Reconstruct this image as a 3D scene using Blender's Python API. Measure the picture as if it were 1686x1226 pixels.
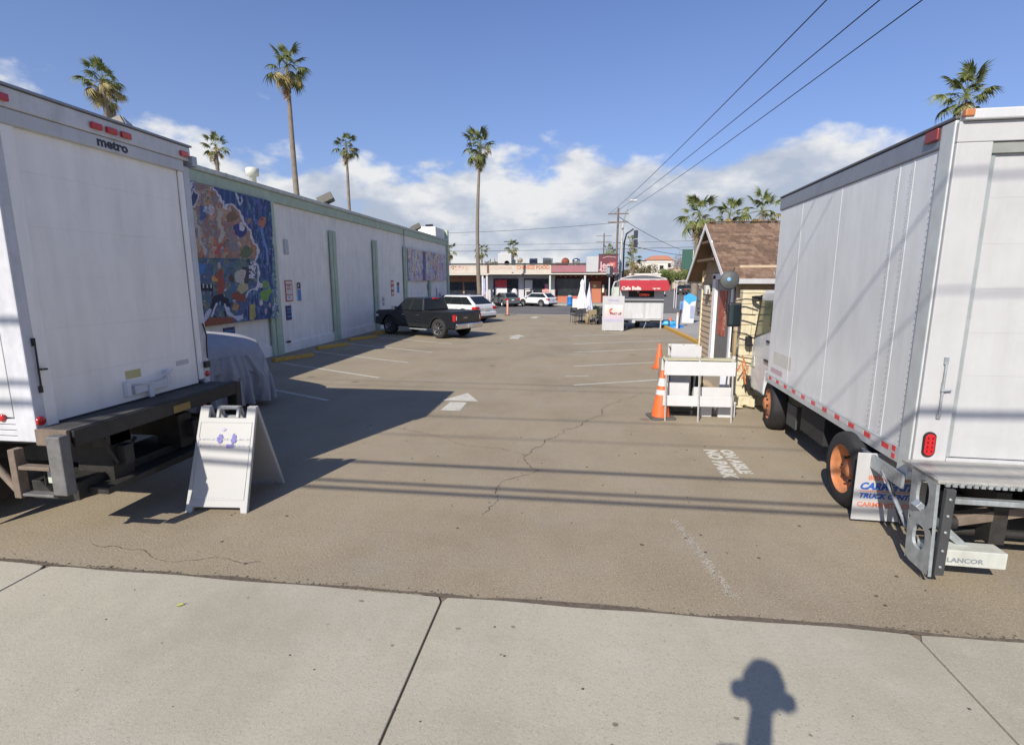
import bpy, bmesh, math, random
from mathutils import Vector, Matrix
R = math.radians
random.seed(7)
S = bpy.context.scene
for o in list(bpy.data.objects): bpy.data.objects.remove(o)
COL = S.collection

# ------------------------------------------------------------------ camera, sky, sun, exposure
cd = bpy.data.cameras.new('camera'); cam = bpy.data.objects.new('camera', cd); COL.objects.link(cam)
cam.location = (0, 0, 2.5); cam.rotation_euler = (R(90-10.1), 0, R(7.4))
cd.sensor_width = 36; cd.lens = 36*860/1686; cd.clip_start = .05; cd.clip_end = 4000
S.camera = cam
SUND = Vector((.476, 1.26, -1)).normalized()
sd = bpy.data.lights.new('sun', 'SUN'); sun = bpy.data.objects.new('sun', sd); COL.objects.link(sun)
sd.energy = 5.0; sd.angle = R(.5); sd.color = (1, .93, .82)
sun.rotation_euler = SUND.to_track_quat('-Z', 'Y').to_euler(); sun.location = (0, 0, 30)
W = bpy.data.worlds.new('World'); S.world = W; W.use_nodes = True
def world():
    nt = W.node_tree; N = nt.nodes; L = nt.links
    for n in list(N): N.remove(n)
    out = N.new('ShaderNodeOutputWorld'); bg = N.new('ShaderNodeBackground'); bg.inputs[1].default_value = .062
    sky = N.new('ShaderNodeTexSky'); sky.sky_type = 'NISHITA'; sky.sun_disc = False
    sky.sun_elevation = R(36.6); sky.sun_rotation = R(200.7); sky.ozone_density = 1.6; sky.dust_density = .6; sky.air_density = 1.0
    tc = N.new('ShaderNodeTexCoord')
    sep = N.new('ShaderNodeSeparateXYZ'); L.new(tc.outputs['Generated'], sep.inputs[0])
    def M(op, a, b=None, clamp=False):
        m = N.new('ShaderNodeMath'); m.operation = op; m.use_clamp = clamp
        for i, v in enumerate((a, b)):
            if v is None: continue
            if isinstance(v, (int, float)): m.inputs[i].default_value = v
            else: L.new(v, m.inputs[i])
        return m.outputs[0]
    def noise(off, sc, det, rough=.55, zs=1.9):
        mp = N.new('ShaderNodeMapping'); mp.inputs['Location'].default_value = off; mp.inputs['Scale'].default_value = (1, 1, zs)
        L.new(tc.outputs['Generated'], mp.inputs[0])
        n = N.new('ShaderNodeTexNoise'); n.inputs['Scale'].default_value = sc; n.inputs['Detail'].default_value = det
        n.inputs['Roughness'].default_value = rough; L.new(mp.outputs[0], n.inputs['Vector']); return n.outputs['Fac']
    def ramp(v, pts):
        r = N.new('ShaderNodeValToRGB'); L.new(v, r.inputs[0]); e = r.color_ramp.elements
        while len(e) < len(pts): e.new(.5)
        for i, (p, c) in enumerate(pts):
            e[i].position = p; e[i].color = (c, c, c, 1) if not isinstance(c, tuple) else (*c, 1)
        return r.outputs[0]
    z = sep.outputs['Z']
    big = noise((9.9, 1.7, .4), 3.2, 3)
    n1 = noise((2.9, 6.3, 4.4), 5.0, 9, .54)
    n1b = noise((2.9+.045, 6.3+.05, 4.4+.07), 5.0, 9, .54)
    dens = M('ADD', M('MULTIPLY', n1, .62), M('MULTIPLY', big, .38))
    bias = ramp(z, [(0, .02), (.03, .10), (.15, .115), (.225, .035), (.28, -.05), (.5, -.11), (1, -.12)])
    # ramps clamp negatives: shift
    bias = ramp(z, [(0, .13), (.03, .20), (.075, .285), (.15, .265), (.20, .185), (.25, .08), (.30, .0), (1, .0)])
    d = M('SUBTRACT', M('ADD', dens, bias), .15)
    mask = N.new('ShaderNodeMapRange'); mask.interpolation_type = 'SMOOTHSTEP'
    mask.inputs['From Min'].default_value = .49; mask.inputs['From Max'].default_value = .565
    L.new(d, mask.inputs['Value'])
    lit = M('ADD', M('MULTIPLY', M('SUBTRACT', n1, n1b), 4.2), .55, True)
    thick = M('MULTIPLY', M('SUBTRACT', d, .52), 4.0, True)
    sh = M('SUBTRACT', lit, M('MULTIPLY', thick, .55), True)
    cc = ramp(sh, [(0, (6.1, 6.9, 8.3)), (.3, (7.6, 8.2, 9.3)), (.75, (11.6, 11.6, 11.5))])
    # pale humid air near the horizon, all the way round
    hz = N.new('ShaderNodeMix'); hz.data_type = 'RGBA'
    L.new(ramp(z, [(0, .88), (.06, .66), (.2, .34), (.45, .12), (1, .03)]), hz.inputs['Factor'])
    tint = N.new('ShaderNodeMix'); tint.data_type = 'RGBA'; tint.blend_type = 'MULTIPLY'; tint.inputs['Factor'].default_value = 1
    L.new(sky.outputs[0], tint.inputs['A']); tint.inputs['B'].default_value = (1.10, 1.31, 1.95, 1)
    L.new(tint.outputs['Result'], hz.inputs['A']); hz.inputs['B'].default_value = (5.0, 6.3, 8.6, 1)
    mx = N.new('ShaderNodeMix'); mx.data_type = 'RGBA'
    L.new(M('MULTIPLY', mask.outputs[0], .93), mx.inputs['Factor']); L.new(hz.outputs['Result'], mx.inputs['A']); L.new(cc, mx.inputs['B'])
    L.new(mx.outputs['Result'], bg.inputs[0]); L.new(bg.outputs[0], out.inputs[0])
world()
S.view_settings.view_transform = 'Standard'; S.view_settings.look = 'None'
S.view_settings.exposure = .27; S.view_settings.gamma = 1; S.view_settings.use_curve_mapping = False
S.render.engine = 'CYCLES'

# ------------------------------------------------------------------ helpers
MATS = {}
def mat(name, col, rough=.6, metal=0, var=.12, nsc=6, bump=0, bsc=60, spec=.5, dirt=0, coat=0, emit=0, trans=0):
    """procedural material: base colour with two scales of noise, roughness variation, fine bump"""
    if name in MATS: return MATS[name]
    m = bpy.data.materials.new(name); m.use_nodes = True; nt = m.node_tree; N = nt.nodes; L = nt.links
    b = N['Principled BSDF']; b.inputs['Roughness'].default_value = rough; b.inputs['Metallic'].default_value = metal
    b.inputs['Specular IOR Level'].default_value = spec
    if coat: b.inputs['Coat Weight'].default_value = coat; b.inputs['Coat Roughness'].default_value = .08
    if trans: b.inputs['Transmission Weight'].default_value = trans
    if emit: b.inputs['Emission Color'].default_value = (*col, 1); b.inputs['Emission Strength'].default_value = emit
    tc = N.new('ShaderNodeTexCoord')
    n = N.new('ShaderNodeTexNoise'); n.inputs['Scale'].default_value = nsc; n.inputs['Detail'].default_value = 8; n.inputs['Roughness'].default_value = .62
    L.new(tc.outputs['Object'], n.inputs['Vector'])
    r = N.new('ShaderNodeValToRGB'); e = r.color_ramp.elements
    e[0].position = .3; e[1].position = .72
    e[0].color = (*[c*(1-var) for c in col], 1); e[1].color = (*[min(1, c*(1+var*.8)) for c in col], 1)
    L.new(n.outputs['Fac'], r.inputs[0]); last = r.outputs[0]
    if dirt:
        mp = N.new('ShaderNodeMapping'); mp.inputs['Scale'].default_value = (2.2, 2.2, .35); L.new(tc.outputs['Object'], mp.inputs[0])
        n2 = N.new('ShaderNodeTexNoise'); n2.inputs['Scale'].default_value = 2.5; n2.inputs['Detail'].default_value = 10; n2.inputs['Roughness'].default_value = .7
        L.new(mp.outputs[0], n2.inputs['Vector'])
        r2 = N.new('ShaderNodeValToRGB'); r2.color_ramp.elements[0].position = .42; r2.color_ramp.elements[1].position = .75
        L.new(n2.outputs['Fac'], r2.inputs[0])
        ml = N.new('ShaderNodeMath'); ml.operation = 'MULTIPLY'; L.new(r2.outputs[0], ml.inputs[0]); ml.inputs[1].default_value = dirt
        mx = N.new('ShaderNodeMix'); mx.data_type = 'RGBA'; L.new(ml.outputs[0], mx.inputs['Factor']); L.new(last, mx.inputs['A'])
        mx.inputs['B'].default_value = (.16, .14, .11, 1); last = mx.outputs['Result']
    L.new(last, b.inputs['Base Color'])
    rr = N.new('ShaderNodeMapRange'); rr.inputs['To Min'].default_value = max(.03, rough-.1); rr.inputs['To Max'].default_value = min(1, rough+.1)
    L.new(n.outputs['Fac'], rr.inputs['Value']); L.new(rr.outputs[0], b.inputs['Roughness'])
    if bump:
        n3 = N.new('ShaderNodeTexNoise'); n3.inputs['Scale'].default_value = bsc; n3.inputs['Detail'].default_value = 4
        L.new(tc.outputs['Object'], n3.inputs['Vector'])
        bp = N.new('ShaderNodeBump'); bp.inputs['Strength'].default_value = bump; bp.inputs['Distance'].default_value = .01
        L.new(n3.outputs['Fac'], bp.inputs['Height']); L.new(bp.outputs[0], b.inputs['Normal'])
    MATS[name] = m; return m

def tag(o, label=None, cat=None, group=None, kind=None):
    if label: o['label'] = label
    if cat: o['category'] = cat
    if group: o['group'] = group
    if kind: o['kind'] = kind
    return o
def thing(name, label, cat, loc=(0, 0, 0), rz=0, group=None):
    o = bpy.data.objects.new(name, None); COL.objects.link(o); o.empty_display_size = .2
    o.location = loc; o.rotation_euler = (0, 0, R(rz)); return tag(o, label, cat, group)
def link(name, me, m=None, parent=None, loc=None, rot=None):
    o = bpy.data.objects.new(name, me); COL.objects.link(o)
    if m and not me.materials: me.materials.append(m)
    if parent: o.parent = parent
    if loc: o.location = loc
    if rot: o.rotation_euler = rot
    return o
def copy_tree(o, parent=None):
    c = o.copy(); COL.objects.link(c); c.parent = parent
    for ch in list(o.children): copy_tree(ch, c)
    return c

class MB:
    def __init__(s): s.v = []; s.f = []; s.sm = []
    def add(s, vs, fs, smooth=False):
        k = len(s.v); s.v += [tuple(v) for v in vs]; s.f += [tuple(i+k for i in f) for f in fs]; s.sm += [smooth]*len(fs); return s
    def box(s, x0, x1, y0, y1, z0, z1, M=None):
        v = [Vector(p) for p in ((x0,y0,z0),(x1,y0,z0),(x1,y1,z0),(x0,y1,z0),(x0,y0,z1),(x1,y0,z1),(x1,y1,z1),(x0,y1,z1))]
        if M: v = [M @ p for p in v]
        return s.add(v, [(0,3,2,1),(4,5,6,7),(0,1,5,4),(1,2,6,5),(2,3,7,6),(3,0,4,7)])
    def tube(s, pts, r, n=8, cap=True, smooth=True, flat=1):
        pts = [Vector(p) for p in pts]; rs = r if isinstance(r, (list, tuple)) else [r]*len(pts); rings = []
        d0 = (pts[1]-pts[0]).normalized(); a = Vector((0,0,1)) if abs(d0.z) < .9 else Vector((1,0,0)); u = d0.cross(a).normalized()
        for i, p in enumerate(pts):
            d = (pts[min(i+1,len(pts)-1)]-pts[max(i-1,0)]).normalized(); u = (u-d*u.dot(d)).normalized(); w = d.cross(u)
            rings.append([p+(u*math.cos(2*math.pi*k/n)+w*math.sin(2*math.pi*k/n)*flat)*rs[i] for k in range(n)])
        v = [q for g in rings for q in g]; f = []
        for i in range(len(pts)-1):
            for k in range(n): f.append((i*n+k, i*n+(k+1)%n, (i+1)*n+(k+1)%n, (i+1)*n+k))
        s.add(v, f, smooth)
        if cap: s.add(rings[0], [tuple(range(n))[::-1]]); s.add(rings[-1], [tuple(range(n))])
        return s
    def lathe(s, prof, n=24, c=(0,0,0), axis='z', smooth=True):
        v = []; f = []
        for (r, z) in prof:
            for k in range(n):
                a = 2*math.pi*k/n; x, y = r*math.cos(a), r*math.sin(a)
                q = (x, y, z) if axis == 'z' else ((z, x, y) if axis == 'x' else (x, z, y))
                v.append((q[0]+c[0], q[1]+c[1], q[2]+c[2]))
        for i in range(len(prof)-1):
            for k in range(n): f.append((i*n+k, i*n+(k+1)%n, (i+1)*n+(k+1)%n, (i+1)*n+k))
        return s.add(v, f, smooth)
    def prism(s, poly, a0, a1, axis='y'):
        """poly of (u,v); extruded a0..a1. axis y: (u,a,v); x: (a,u,v); z: (u,v,a)"""
        g = {'y': lambda u,v,a: (u,a,v), 'x': lambda u,v,a: (a,u,v), 'z': lambda u,v,a: (u,v,a)}[axis]; n = len(poly)
        v = [g(u,w,a0) for u,w in poly]+[g(u,w,a1) for u,w in poly]
        return s.add(v, [tuple(range(n))[::-1], tuple(range(n,2*n))]+[(i,(i+1)%n,n+(i+1)%n,n+i) for i in range(n)])
    def mesh(s, name):
        me = bpy.data.meshes.new(name); me.from_pydata(s.v, [], s.f)
        bm = bmesh.new(); bm.from_mesh(me); bmesh.ops.recalc_face_normals(bm, faces=bm.faces); bm.to_mesh(me); bm.free()
        me.polygons.foreach_set('use_smooth', s.sm); me.update(); return me
    def build(s, name, m, parent=None, bevel=0, seg=2, loc=None, rot=None, sub=0):
        o = link(name, s.mesh(name), m, parent, loc, rot)
        if bevel:
            b = o.modifiers.new('bevel', 'BEVEL'); b.width = bevel; b.segments = seg; b.limit_method = 'ANGLE'; b.angle_limit = R(35)
        if sub:
            b = o.modifiers.new('sub', 'SUBSURF'); b.levels = b.render_levels = sub
        return o
def box(name, b, m, parent=None, bevel=0, M=None, **k): return MB().box(*b, M=M).build(name, m, parent, bevel, **k)
def text(name, s, size, m, parent, loc, rot, ext=.002, bold=0, align='LEFT', sx=1, shear=0):
    c = bpy.data.curves.new('lettering', 'FONT'); c.body = s; c.size = size; c.extrude = ext; c.offset = bold; c.align_x = align; c.shear = shear
    c.resolution_u = 3
    t = bpy.data.objects.new('tmp', c); COL.objects.link(t); dg = bpy.context.evaluated_depsgraph_get()
    me = bpy.data.meshes.new_from_object(t.evaluated_get(dg)); bpy.data.objects.remove(t); me.materials.clear()
    o = link(name, me, m, parent, loc, rot); o.scale = (sx, 1, 1); return o
def toworld(M, p): return M @ Vector(p)
# photo projection, used only to lay out mural motifs on their wall
def proj(p):
    q = cam.rotation_euler.to_matrix().transposed() @ (Vector(p)-cam.location)
    return 843+860*q.x/-q.z, 613-860*q.y/-q.z

# common materials
WHITE = mat('white_paint', (.54,.55,.56), .42, var=.07, nsc=1.3, bump=.25, bsc=2.5, dirt=.24)
WHITE2 = mat('clean_white_paint', (.455,.455,.46), .5, var=.05, nsc=3, dirt=.14)
TRUCKDOOR = mat('truck_door_white', (.86,.84,.79), .38, var=.06, nsc=.9, bump=.12, bsc=2.2, dirt=.16)
ALU = mat('aluminium_panel', (.70,.72,.72), .34, metal=.05, var=.07, nsc=1.1, bump=.3, bsc=3.0, dirt=.16)
RAIL = mat('weathered_aluminium_rail', (.27,.29,.33), .42, metal=.5, var=.12, dirt=.2)
POSTM = mat('brushed_corner_post', (.52,.55,.55), .4, metal=.1, var=.1, dirt=.15)
GALV = mat('galvanised_steel', (.40,.44,.46), .42, metal=.45, var=.28, nsc=12, bump=.2, dirt=.5)
DKSTEEL = mat('dark_greasy_steel', (.035,.033,.03), .6, metal=.3, var=.4, nsc=9, bump=.3)
RUSTY = mat('dusty_brown_steel', (.16,.12,.09), .75, var=.3, nsc=8, bump=.3, dirt=.4)
GREYBAR = mat('worn_grey_bar', (.13,.13,.13), .6, var=.3, nsc=10, bump=.25, dirt=.3)
RUBBER = mat('tyre_rubber', (.022,.022,.023), .8, var=.2, nsc=20, bump=.4)
BLACK = mat('black_plastic', (.015,.015,.016), .5, var=.2)
UNDER = mat('underbody_black', (.02,.02,.02), .8, var=.2)
REDL = mat('red_lens', (.50,.012,.015), .2, var=.1, coat=.5)
REDT = mat('red_reflective_tape', (.62,.04,.05), .35, var=.12, nsc=30)
WT = mat('white_reflective_tape', (.56,.56,.56), .35, var=.05)
ORW = mat('orange_wheel_paint', (.52,.19,.07), .55, var=.3, nsc=8, dirt=.6)
AMBER = mat('amber_lens', (.8,.2,.02), .25)
GLASS = mat('dark_car_glass', (.012,.016,.018), .08, spec=.35, var=.1)
CHROME = mat('chrome', (.7,.7,.7), .15, metal=1, var=.03)
ORANGE = mat('cone_orange', (.78,.13,.03), .5, var=.14, nsc=12, dirt=.25)
YEL = mat('worn_yellow_paint', (.56,.32,.05), .7, var=.3, nsc=14, bump=.3, dirt=.35)
GREEN = mat('sage_green_trim', (.45,.54,.41), .75, var=.14, nsc=3, bump=.1, dirt=.25)
STUCCO = mat('white_stucco_wall', (.86,.83,.76), .85, var=.10, nsc=.8, bump=.45, bsc=70, dirt=.22)
CONC = mat('plain_concrete', (.36,.34,.30), .85, var=.12, bump=.2)
WOOD = mat('white_wood', (.62,.60,.56), .7, var=.1)
CREAM = mat('cream_block_paint', (.62,.55,.38), .85, var=.14, nsc=9, bump=.3, dirt=.2)
TAN = mat('tan_lap_siding', (.46,.355,.24), .8, var=.16, nsc=7, bump=.2, dirt=.2)
JAMB = mat('door_jamb_white', (.78,.78,.78), .6, var=.04)
TRIMY = mat('pale_yellow_trim', (.74,.64,.42), .7, var=.12)
BLUEL = mat('dark_blue_print', (.03,.06,.35), .6, var=.1)
BLUE = mat('bright_blue_plastic', (.03,.22,.60), .45, var=.15)

# ------------------------------------------------------------------ setting: ground
def ground_mat(name, base, specA, specB, agg, stain, bumpS, scale=1, rough=.9, patch=.25):
    m = bpy.data.materials.new(name); m.use_nodes = True; nt = m.node_tree; N = nt.nodes; L = nt.links; b = N['Principled BSDF']
    tc = N.new('ShaderNodeTexCoord'); V = tc.outputs['Object']
    def noise(sc, det, ro=.6, mp=None):
        n = N.new('ShaderNodeTexNoise'); n.inputs['Scale'].default_value = sc; n.inputs['Detail'].default_value = det; n.inputs['Roughness'].default_value = ro
        if mp:
            q = N.new('ShaderNodeMapping'); q.inputs['Scale'].default_value = mp; L.new(V, q.inputs[0]); L.new(q.outputs[0], n.inputs['Vector'])
        else: L.new(V, n.inputs['Vector'])
        return n.outputs['Fac']
    def rmp(v, pts):
        r = N.new('ShaderNodeValToRGB'); L.new(v, r.inputs[0]); e = r.color_ramp.elements
        while len(e) < len(pts): e.new(.5)
        for i, (p, c) in enumerate(pts): e[i].position = p; e[i].color = (*c, 1) if isinstance(c, tuple) else (c, c, c, 1)
        return r.outputs[0]
    def mix(f, a, bb, mode='MIX'):
        x = N.new('ShaderNodeMix'); x.data_type = 'RGBA'; x.blend_type = mode
        if isinstance(f, (int, float)): x.inputs['Factor'].default_value = f
        else: L.new(f, x.inputs['Factor'])
        for k, q in (('A', a), ('B', bb)):
            if isinstance(q, tuple): x.inputs[k].default_value = (*q, 1)
            else: L.new(q, x.inputs[k])
        return x.outputs['Result']
    c = rmp(noise(.45, 6, .6), [(.28, tuple(v*(1-patch) for v in base)), (.5, base), (.75, tuple(min(1, v*(1+patch*.6)) for v in base))])
    c = mix(rmp(noise(.9, 5, .7), [(.46, 0.0), (.68, .35)]), c, tuple(sum(base)/3*k*1.0 for k in (1.06, 1.0, .88)))
    c = mix(rmp(noise(1.3, 7, .72, (1, 3.2, 1)), [(.52, 0.0), (.72, .28)]), c, tuple(v*.70 for v in base))
    c = mix(rmp(noise(5.5, 6, .75), [(.55, 0.0), (.8, .35)]), c, tuple(min(1, v*1.28) for v in base))
    c = mix(rmp(noise(2.2, 8, .7, (1, .35, 1)), [(.45, 0.0), (.8, .35)]), c, tuple(v*.62 for v in base))
    c = mix(rmp(noise(agg, 3, .8), [(.33, .85), (.45, 0.0)]), c, specA)
    c = mix(rmp(noise(agg*1.3, 3, .8, (1, 1.1, 1)), [(.56, 0.0), (.68, .85)]), c, specB)
    vo = N.new('ShaderNodeTexVoronoi'); vo.inputs['Scale'].default_value = .62; L.new(V, vo.inputs['Vector'])
    st = rmp(vo.outputs['Distance'], [(.0, stain), (.05, stain*.8), (.09, 0.0)])
    c = mix(st, c, tuple(v*.25 for v in base))
    vo2 = N.new('ShaderNodeTexVoronoi'); vo2.inputs['Scale'].default_value = 2.4; L.new(V, vo2.inputs['Vector'])
    c = mix(rmp(vo2.outputs['Distance'], [(.0, stain), (.045, 0.0)]), c, tuple(v*.4 for v in base))
    L.new(c, b.inputs['Base Color']); b.inputs['Roughness'].default_value = rough
    bp = N.new('ShaderNodeBump'); bp.inputs['Strength'].default_value = bumpS; bp.inputs['Distance'].default_value = .012
    L.new(noise(agg*.8, 5, .75), bp.inputs['Height']); L.new(bp.outputs[0], b.inputs['Normal']); return m
LOT = ground_mat('sun_bleached_asphalt', (.292,.238,.158), (.10,.085,.07), (.52,.47,.39), 52, .55, .7)
ROADM = ground_mat('grey_road_asphalt', (.13,.125,.12), (.06,.06,.06), (.24,.23,.22), 40, .4, .4)
SLAB = ground_mat('broomed_concrete', (.392,.362,.278), (.26,.24,.19), (.47,.44,.36), 60, .75, .35, patch=.26)
PAVE = ground_mat('grey_pavement', (.30,.29,.27), (.2,.2,.19), (.4,.4,.38), 50, .4, .2)
EARTH = ground_mat('far_ground', (.16,.14,.11), (.1,.09,.07), (.22,.2,.16), 2, .2, .1)
PAINT = mat('worn_white_road_paint', (.55,.53,.46), .85, var=.36, nsc=38, dirt=.45)
def sheet(name, pts, z, m, parent=None, kind=None):
    me = bpy.data.meshes.new(name); me.from_pydata([(x, y, z) for x, y in pts], [], [tuple(range(len(pts)))]); me.update()
    if me.polygons[0].normal.z < 0: me.flip_normals()
    o = link(name, me, m, parent)
    if kind: o['kind'] = kind
    return o
sheet('ground', [(-1500,-1500),(1500,-1500),(1500,1500),(-1500,1500)], -.03, EARTH, kind='structure')
# parking lot edge against the pavement is ragged
edge = [(x*.18-16, 3.70+random.uniform(-.018,.018)+.02*math.sin(x*.7)) for x in range(0, 200)]
lot = sheet('parking_lot', edge+[(20,27.5),(4.55,27.5),(4.45,38),(-60,38),(-60,3.7)], 0, LOT, kind='structure')
sheet('street', [(-80,-14),(80,-14),(80,.3),(-80,.3)], -.012, ROADM, kind='structure')
sheet('cross_street', [(-120,38.0),(120,38.0),(120,51.3),(-120,51.3)], -.004, ROADM, kind='structure')
sheet('main_street', [(7.6,20),(25,20),(60,300),(24,300),(7.6,52)], -.008, ROADM, kind='structure')
side = bpy.data.objects.new('sidewalk', None); COL.objects.link(side); side['kind'] = 'structure'
jn = [-18.7,-15.2,-11.7,-8.15,-4.62,-1.03,2.42,5.9,9.4,12.9,16.4]
for a, b in zip(jn[:-1], jn[1:]):
    g = .008; x0, x1 = a+g, b-g; n = 14
    top = [(x0+(x1-x0)*i/n, 3.69+.008*math.sin(i*1.3+a)) for i in range(n+1)]
    c = .07  # worn corners at the joint
    poly = [(x0, .3), (x1, .3), (x1, 3.69-c)]+[(x1-.03, 3.68)]+top[::-1][1:-1]+[(x0+.03, 3.68), (x0, 3.69-c)]
    MB().prism(poly, -.10, .012+random.uniform(-.002,.002), 'z').build('slab', SLAB, side, bevel=.006, seg=2)
box('gutter_strip', (-19,17,.12,.296,-.1,.008), CONC, side)
sheet('joint_dirt', [(-19,.3),(17,.3),(17,3.70),(-19,3.70)], -.006, mat('joint_dirt', (.19,.15,.105), .95, bump=.5), side)
def strip(name, pts, w, z, m, parent, jit=0, taper=False):
    pts = [Vector((x, y, 0)) for x, y in pts]; v = []; n = len(pts)
    for i, p in enumerate(pts):
        d = (pts[min(i+1,n-1)]-pts[max(i-1,0)]).normalized(); q = Vector((-d.y, d.x, 0)); ww = w*(1+random.uniform(-jit, jit))/2
        v += [(p+q*ww).to_tuple(), (p-q*ww).to_tuple()]
    v = [(a[0], a[1], z) for a in v]
    me = bpy.data.meshes.new(name); me.from_pydata(v, [], [(2*i, 2*i+1, 2*i+3, 2*i+2) for i in range(n-1)])
    me.update()
    if me.polygons[0].normal.z < 0: me.flip_normals()
    return link(name, me, m, parent)
# dark ravelled seam, crumbs
mb = MB()
for i in range(1500):
    x = random.uniform(-7,6); y = 3.705+abs(random.gauss(0,.03)); s = random.uniform(.0015,.006)
    mb.box(x-s*random.uniform(.7,2), x+s, y-s, y+s*random.uniform(.7,1.6), -.002, s*.9)
strip('pavement_seam', [(-16+.25*i, 3.715+.012*math.sin(i*.9)+random.uniform(-.008,.008)) for i in range(140)], .045, .0025, mat('seam_dirt', (.12,.095,.07), .95, var=.4, nsc=20, bump=.5), lot, .7)
o = mb.build('asphalt_crumbs', mat('crumb', (.10,.085,.065), .95)); tag(o, kind='stuff'); o['label'] = 'dark asphalt crumbs along the edge of the sidewalk'; o['category'] = 'gravel'
def fract(pts, it=3, amp=.12):
    for k in range(it):
        q = []
        for a, b in zip(pts[:-1], pts[1:]):
            L_ = math.dist(a, b); q += [a, ((a[0]+b[0])/2+random.uniform(-amp,amp)*L_, (a[1]+b[1])/2+random.uniform(-amp,amp)*L_)]
        pts = q+[pts[-1]]
    return pts
CRACK = mat('crack_shadow_dirt', (.13,.105,.078), .95, var=.5, nsc=9)
for pts, w in [([(.56,10.3),(.1,9.1),(-.3,8.2),(-.55,7.6),(-.72,7.2)],.013), ([(-.72,7.2),(-.5,6.6),(-.95,6.0),(-.9,5.55),(-1.0,5.2)],.011),
               ([(-.72,7.2),(-1.5,7.5),(-2.4,8.0),(-3.1,8.3)],.007), ([(.56,10.3),(.9,11),(1.4,11.7)],.008), ([(-4.6,4.1),(-4,4.05),(-3.4,3.95),(-2.8,4.0)],.006)]:
    strip('crack', fract(pts, 4, .16), w, .003, CRACK, lot, .85)
# painted stall lines
for x0, y0, x1, y1, w in [(-9.0,14.66,-5.09,12.68,.09),(-9.3,17.2,-5.16,15.19,.09),(-9.3,19.6,-5.06,17.5,.09),(-9.3,22.1,-5.0,20.0,.09),(-9.3,25.2,-5.0,23.1,.09),(-9.3,28.1,-5.0,26.0,.09),(-9.3,31,-5,28.9,.09),(-9.3,12.1,-5.2,10.1,.09),
                       (-.11,12.38,2.6,13.6,.09),(-.14,15.15,3.2,16.6,.09),(-.18,18.14,3.7,19.8,.09),(-.21,20.59,4.2,22.4,.09),(-.2,23.6,2.2,24.6,.09)]:
    strip('stall_line', [(x0+(x1-x0)*t/8, y0+(y1-y0)*t/8) for t in range(9)], w, .004, PAINT, lot, .12)
strip('edge_line', [(-20,37.6),(4.4,37.6)], .22, .004, PAINT, lot)
for y0 in (12.5, 16.6, 19.4): strip('line_end_mark', [(-.35,y0+1.0),(.25,y0+1.15)], .06, .004, PAINT, lot)
def arrow(cx, cy, s):
    sheet('arrow_head', [(cx-.42*s, cy), (cx+.42*s, cy), (cx, cy+.85*s)], .004, PAINT, lot)
    sheet('arrow_shaft', [(cx-.21*s, cy-.88*s), (cx+.20*s, cy-.88*s), (cx+.19*s, cy-.12*s), (cx-.19*s, cy-.12*s)], .004, PAINT, lot)
arrow(-2.45, 10.4, .93); arrow(-2.78, 22.9, 1.0); arrow(-3.0, 35.0, 1.0)
# faded stencil and the diagonal scuffed line
text('stencil_lettering', 'NO PARK', .25, PAINT, lot, (1.88, 7.78, .004), (0, 0, R(-90)), ext=0, bold=.014, sx=1.05)
text('stencil_lettering', 'ON AISLE', .23, PAINT, lot, (2.11, 7.80, .004), (0, 0, R(-89)), ext=0, bold=.014, sx=1.0)
mb = MB()
for i in range(900):
    t = random.random(); x = 1.03+(1.27-1.03)*t+random.gauss(0,.022); y = 5.35+(3.98-5.35)*t; s = random.uniform(.001,.0055)
    mb.add([(x-s,y-s,.004),(x+s,y-s*.7,.004),(x+s*.8,y+s*1.3,.004),(x-s,y+s,.004)], [(0,1,2,3)])
mb.build('scuffed_line', PAINT, lot)['kind'] = 'stuff'
# kerbs
def kerb(name, pts, w, h, m, parent=None, lab=None):
    mb = MB(); P = [Vector((x, y, 0)) for x, y in pts]
    for a, b in zip(P[:-1], P[1:]):
        d = (b-a).normalized(); q = Vector((-d.y, d.x, 0))*w/2
        mb.add([a-q, a+q, b+q, b-q, a-q+Vector((0,0,h)), a+q+Vector((0,0,h)), b+q+Vector((0,0,h)), b-q+Vector((0,0,h))], [(0,1,2,3),(4,5,6,7),(0,1,5,4),(1,2,6,5),(2,3,7,6),(3,0,4,7)])
    return mb.build(name, m, parent, bevel=.015)
island = MB().prism([(4.66,17.6),(7.5,17.6),(7.5,37.9),(4.5,37.9),(4.5,27.8)], -.05, .12, 'z').build('pavement', PAVE); island['kind'] = 'structure'
kerb('yellow_kerb', [(4.58,17.6),(4.60,22.5),(4.40,28.2)], .15, .14, YEL, island)
kerb('kerb', [(4.40,28.2),(4.42,37.9),(7.55,37.9),(7.55,17.6)], .15, .13, CONC, island)
fp = box('mall_pavement', (-60,6.2,51.6,56,-.05,.12), PAVE); fp['kind'] = 'structure'
box('kerb', (-60,6.2,51.4,51.597,-.05,.13), CONC, fp, bevel=.01)
for x in (9.5, 12.5, 15.5):
    sheet('crosswalk_bar', [(x,38.6),(x+1.6,38.6),(x+2.0,41),(x+.4,41)], .0, PAINT, lot)
sheet('stop_line', [(8,33.4),(12,33.4),(12,33.9),(8,33.9)], 0, PAINT, lot)
sheet('lane_line', [(13,28),(13.2,28),(13.2,36),(13,36)], 0, PAINT, lot)

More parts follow.
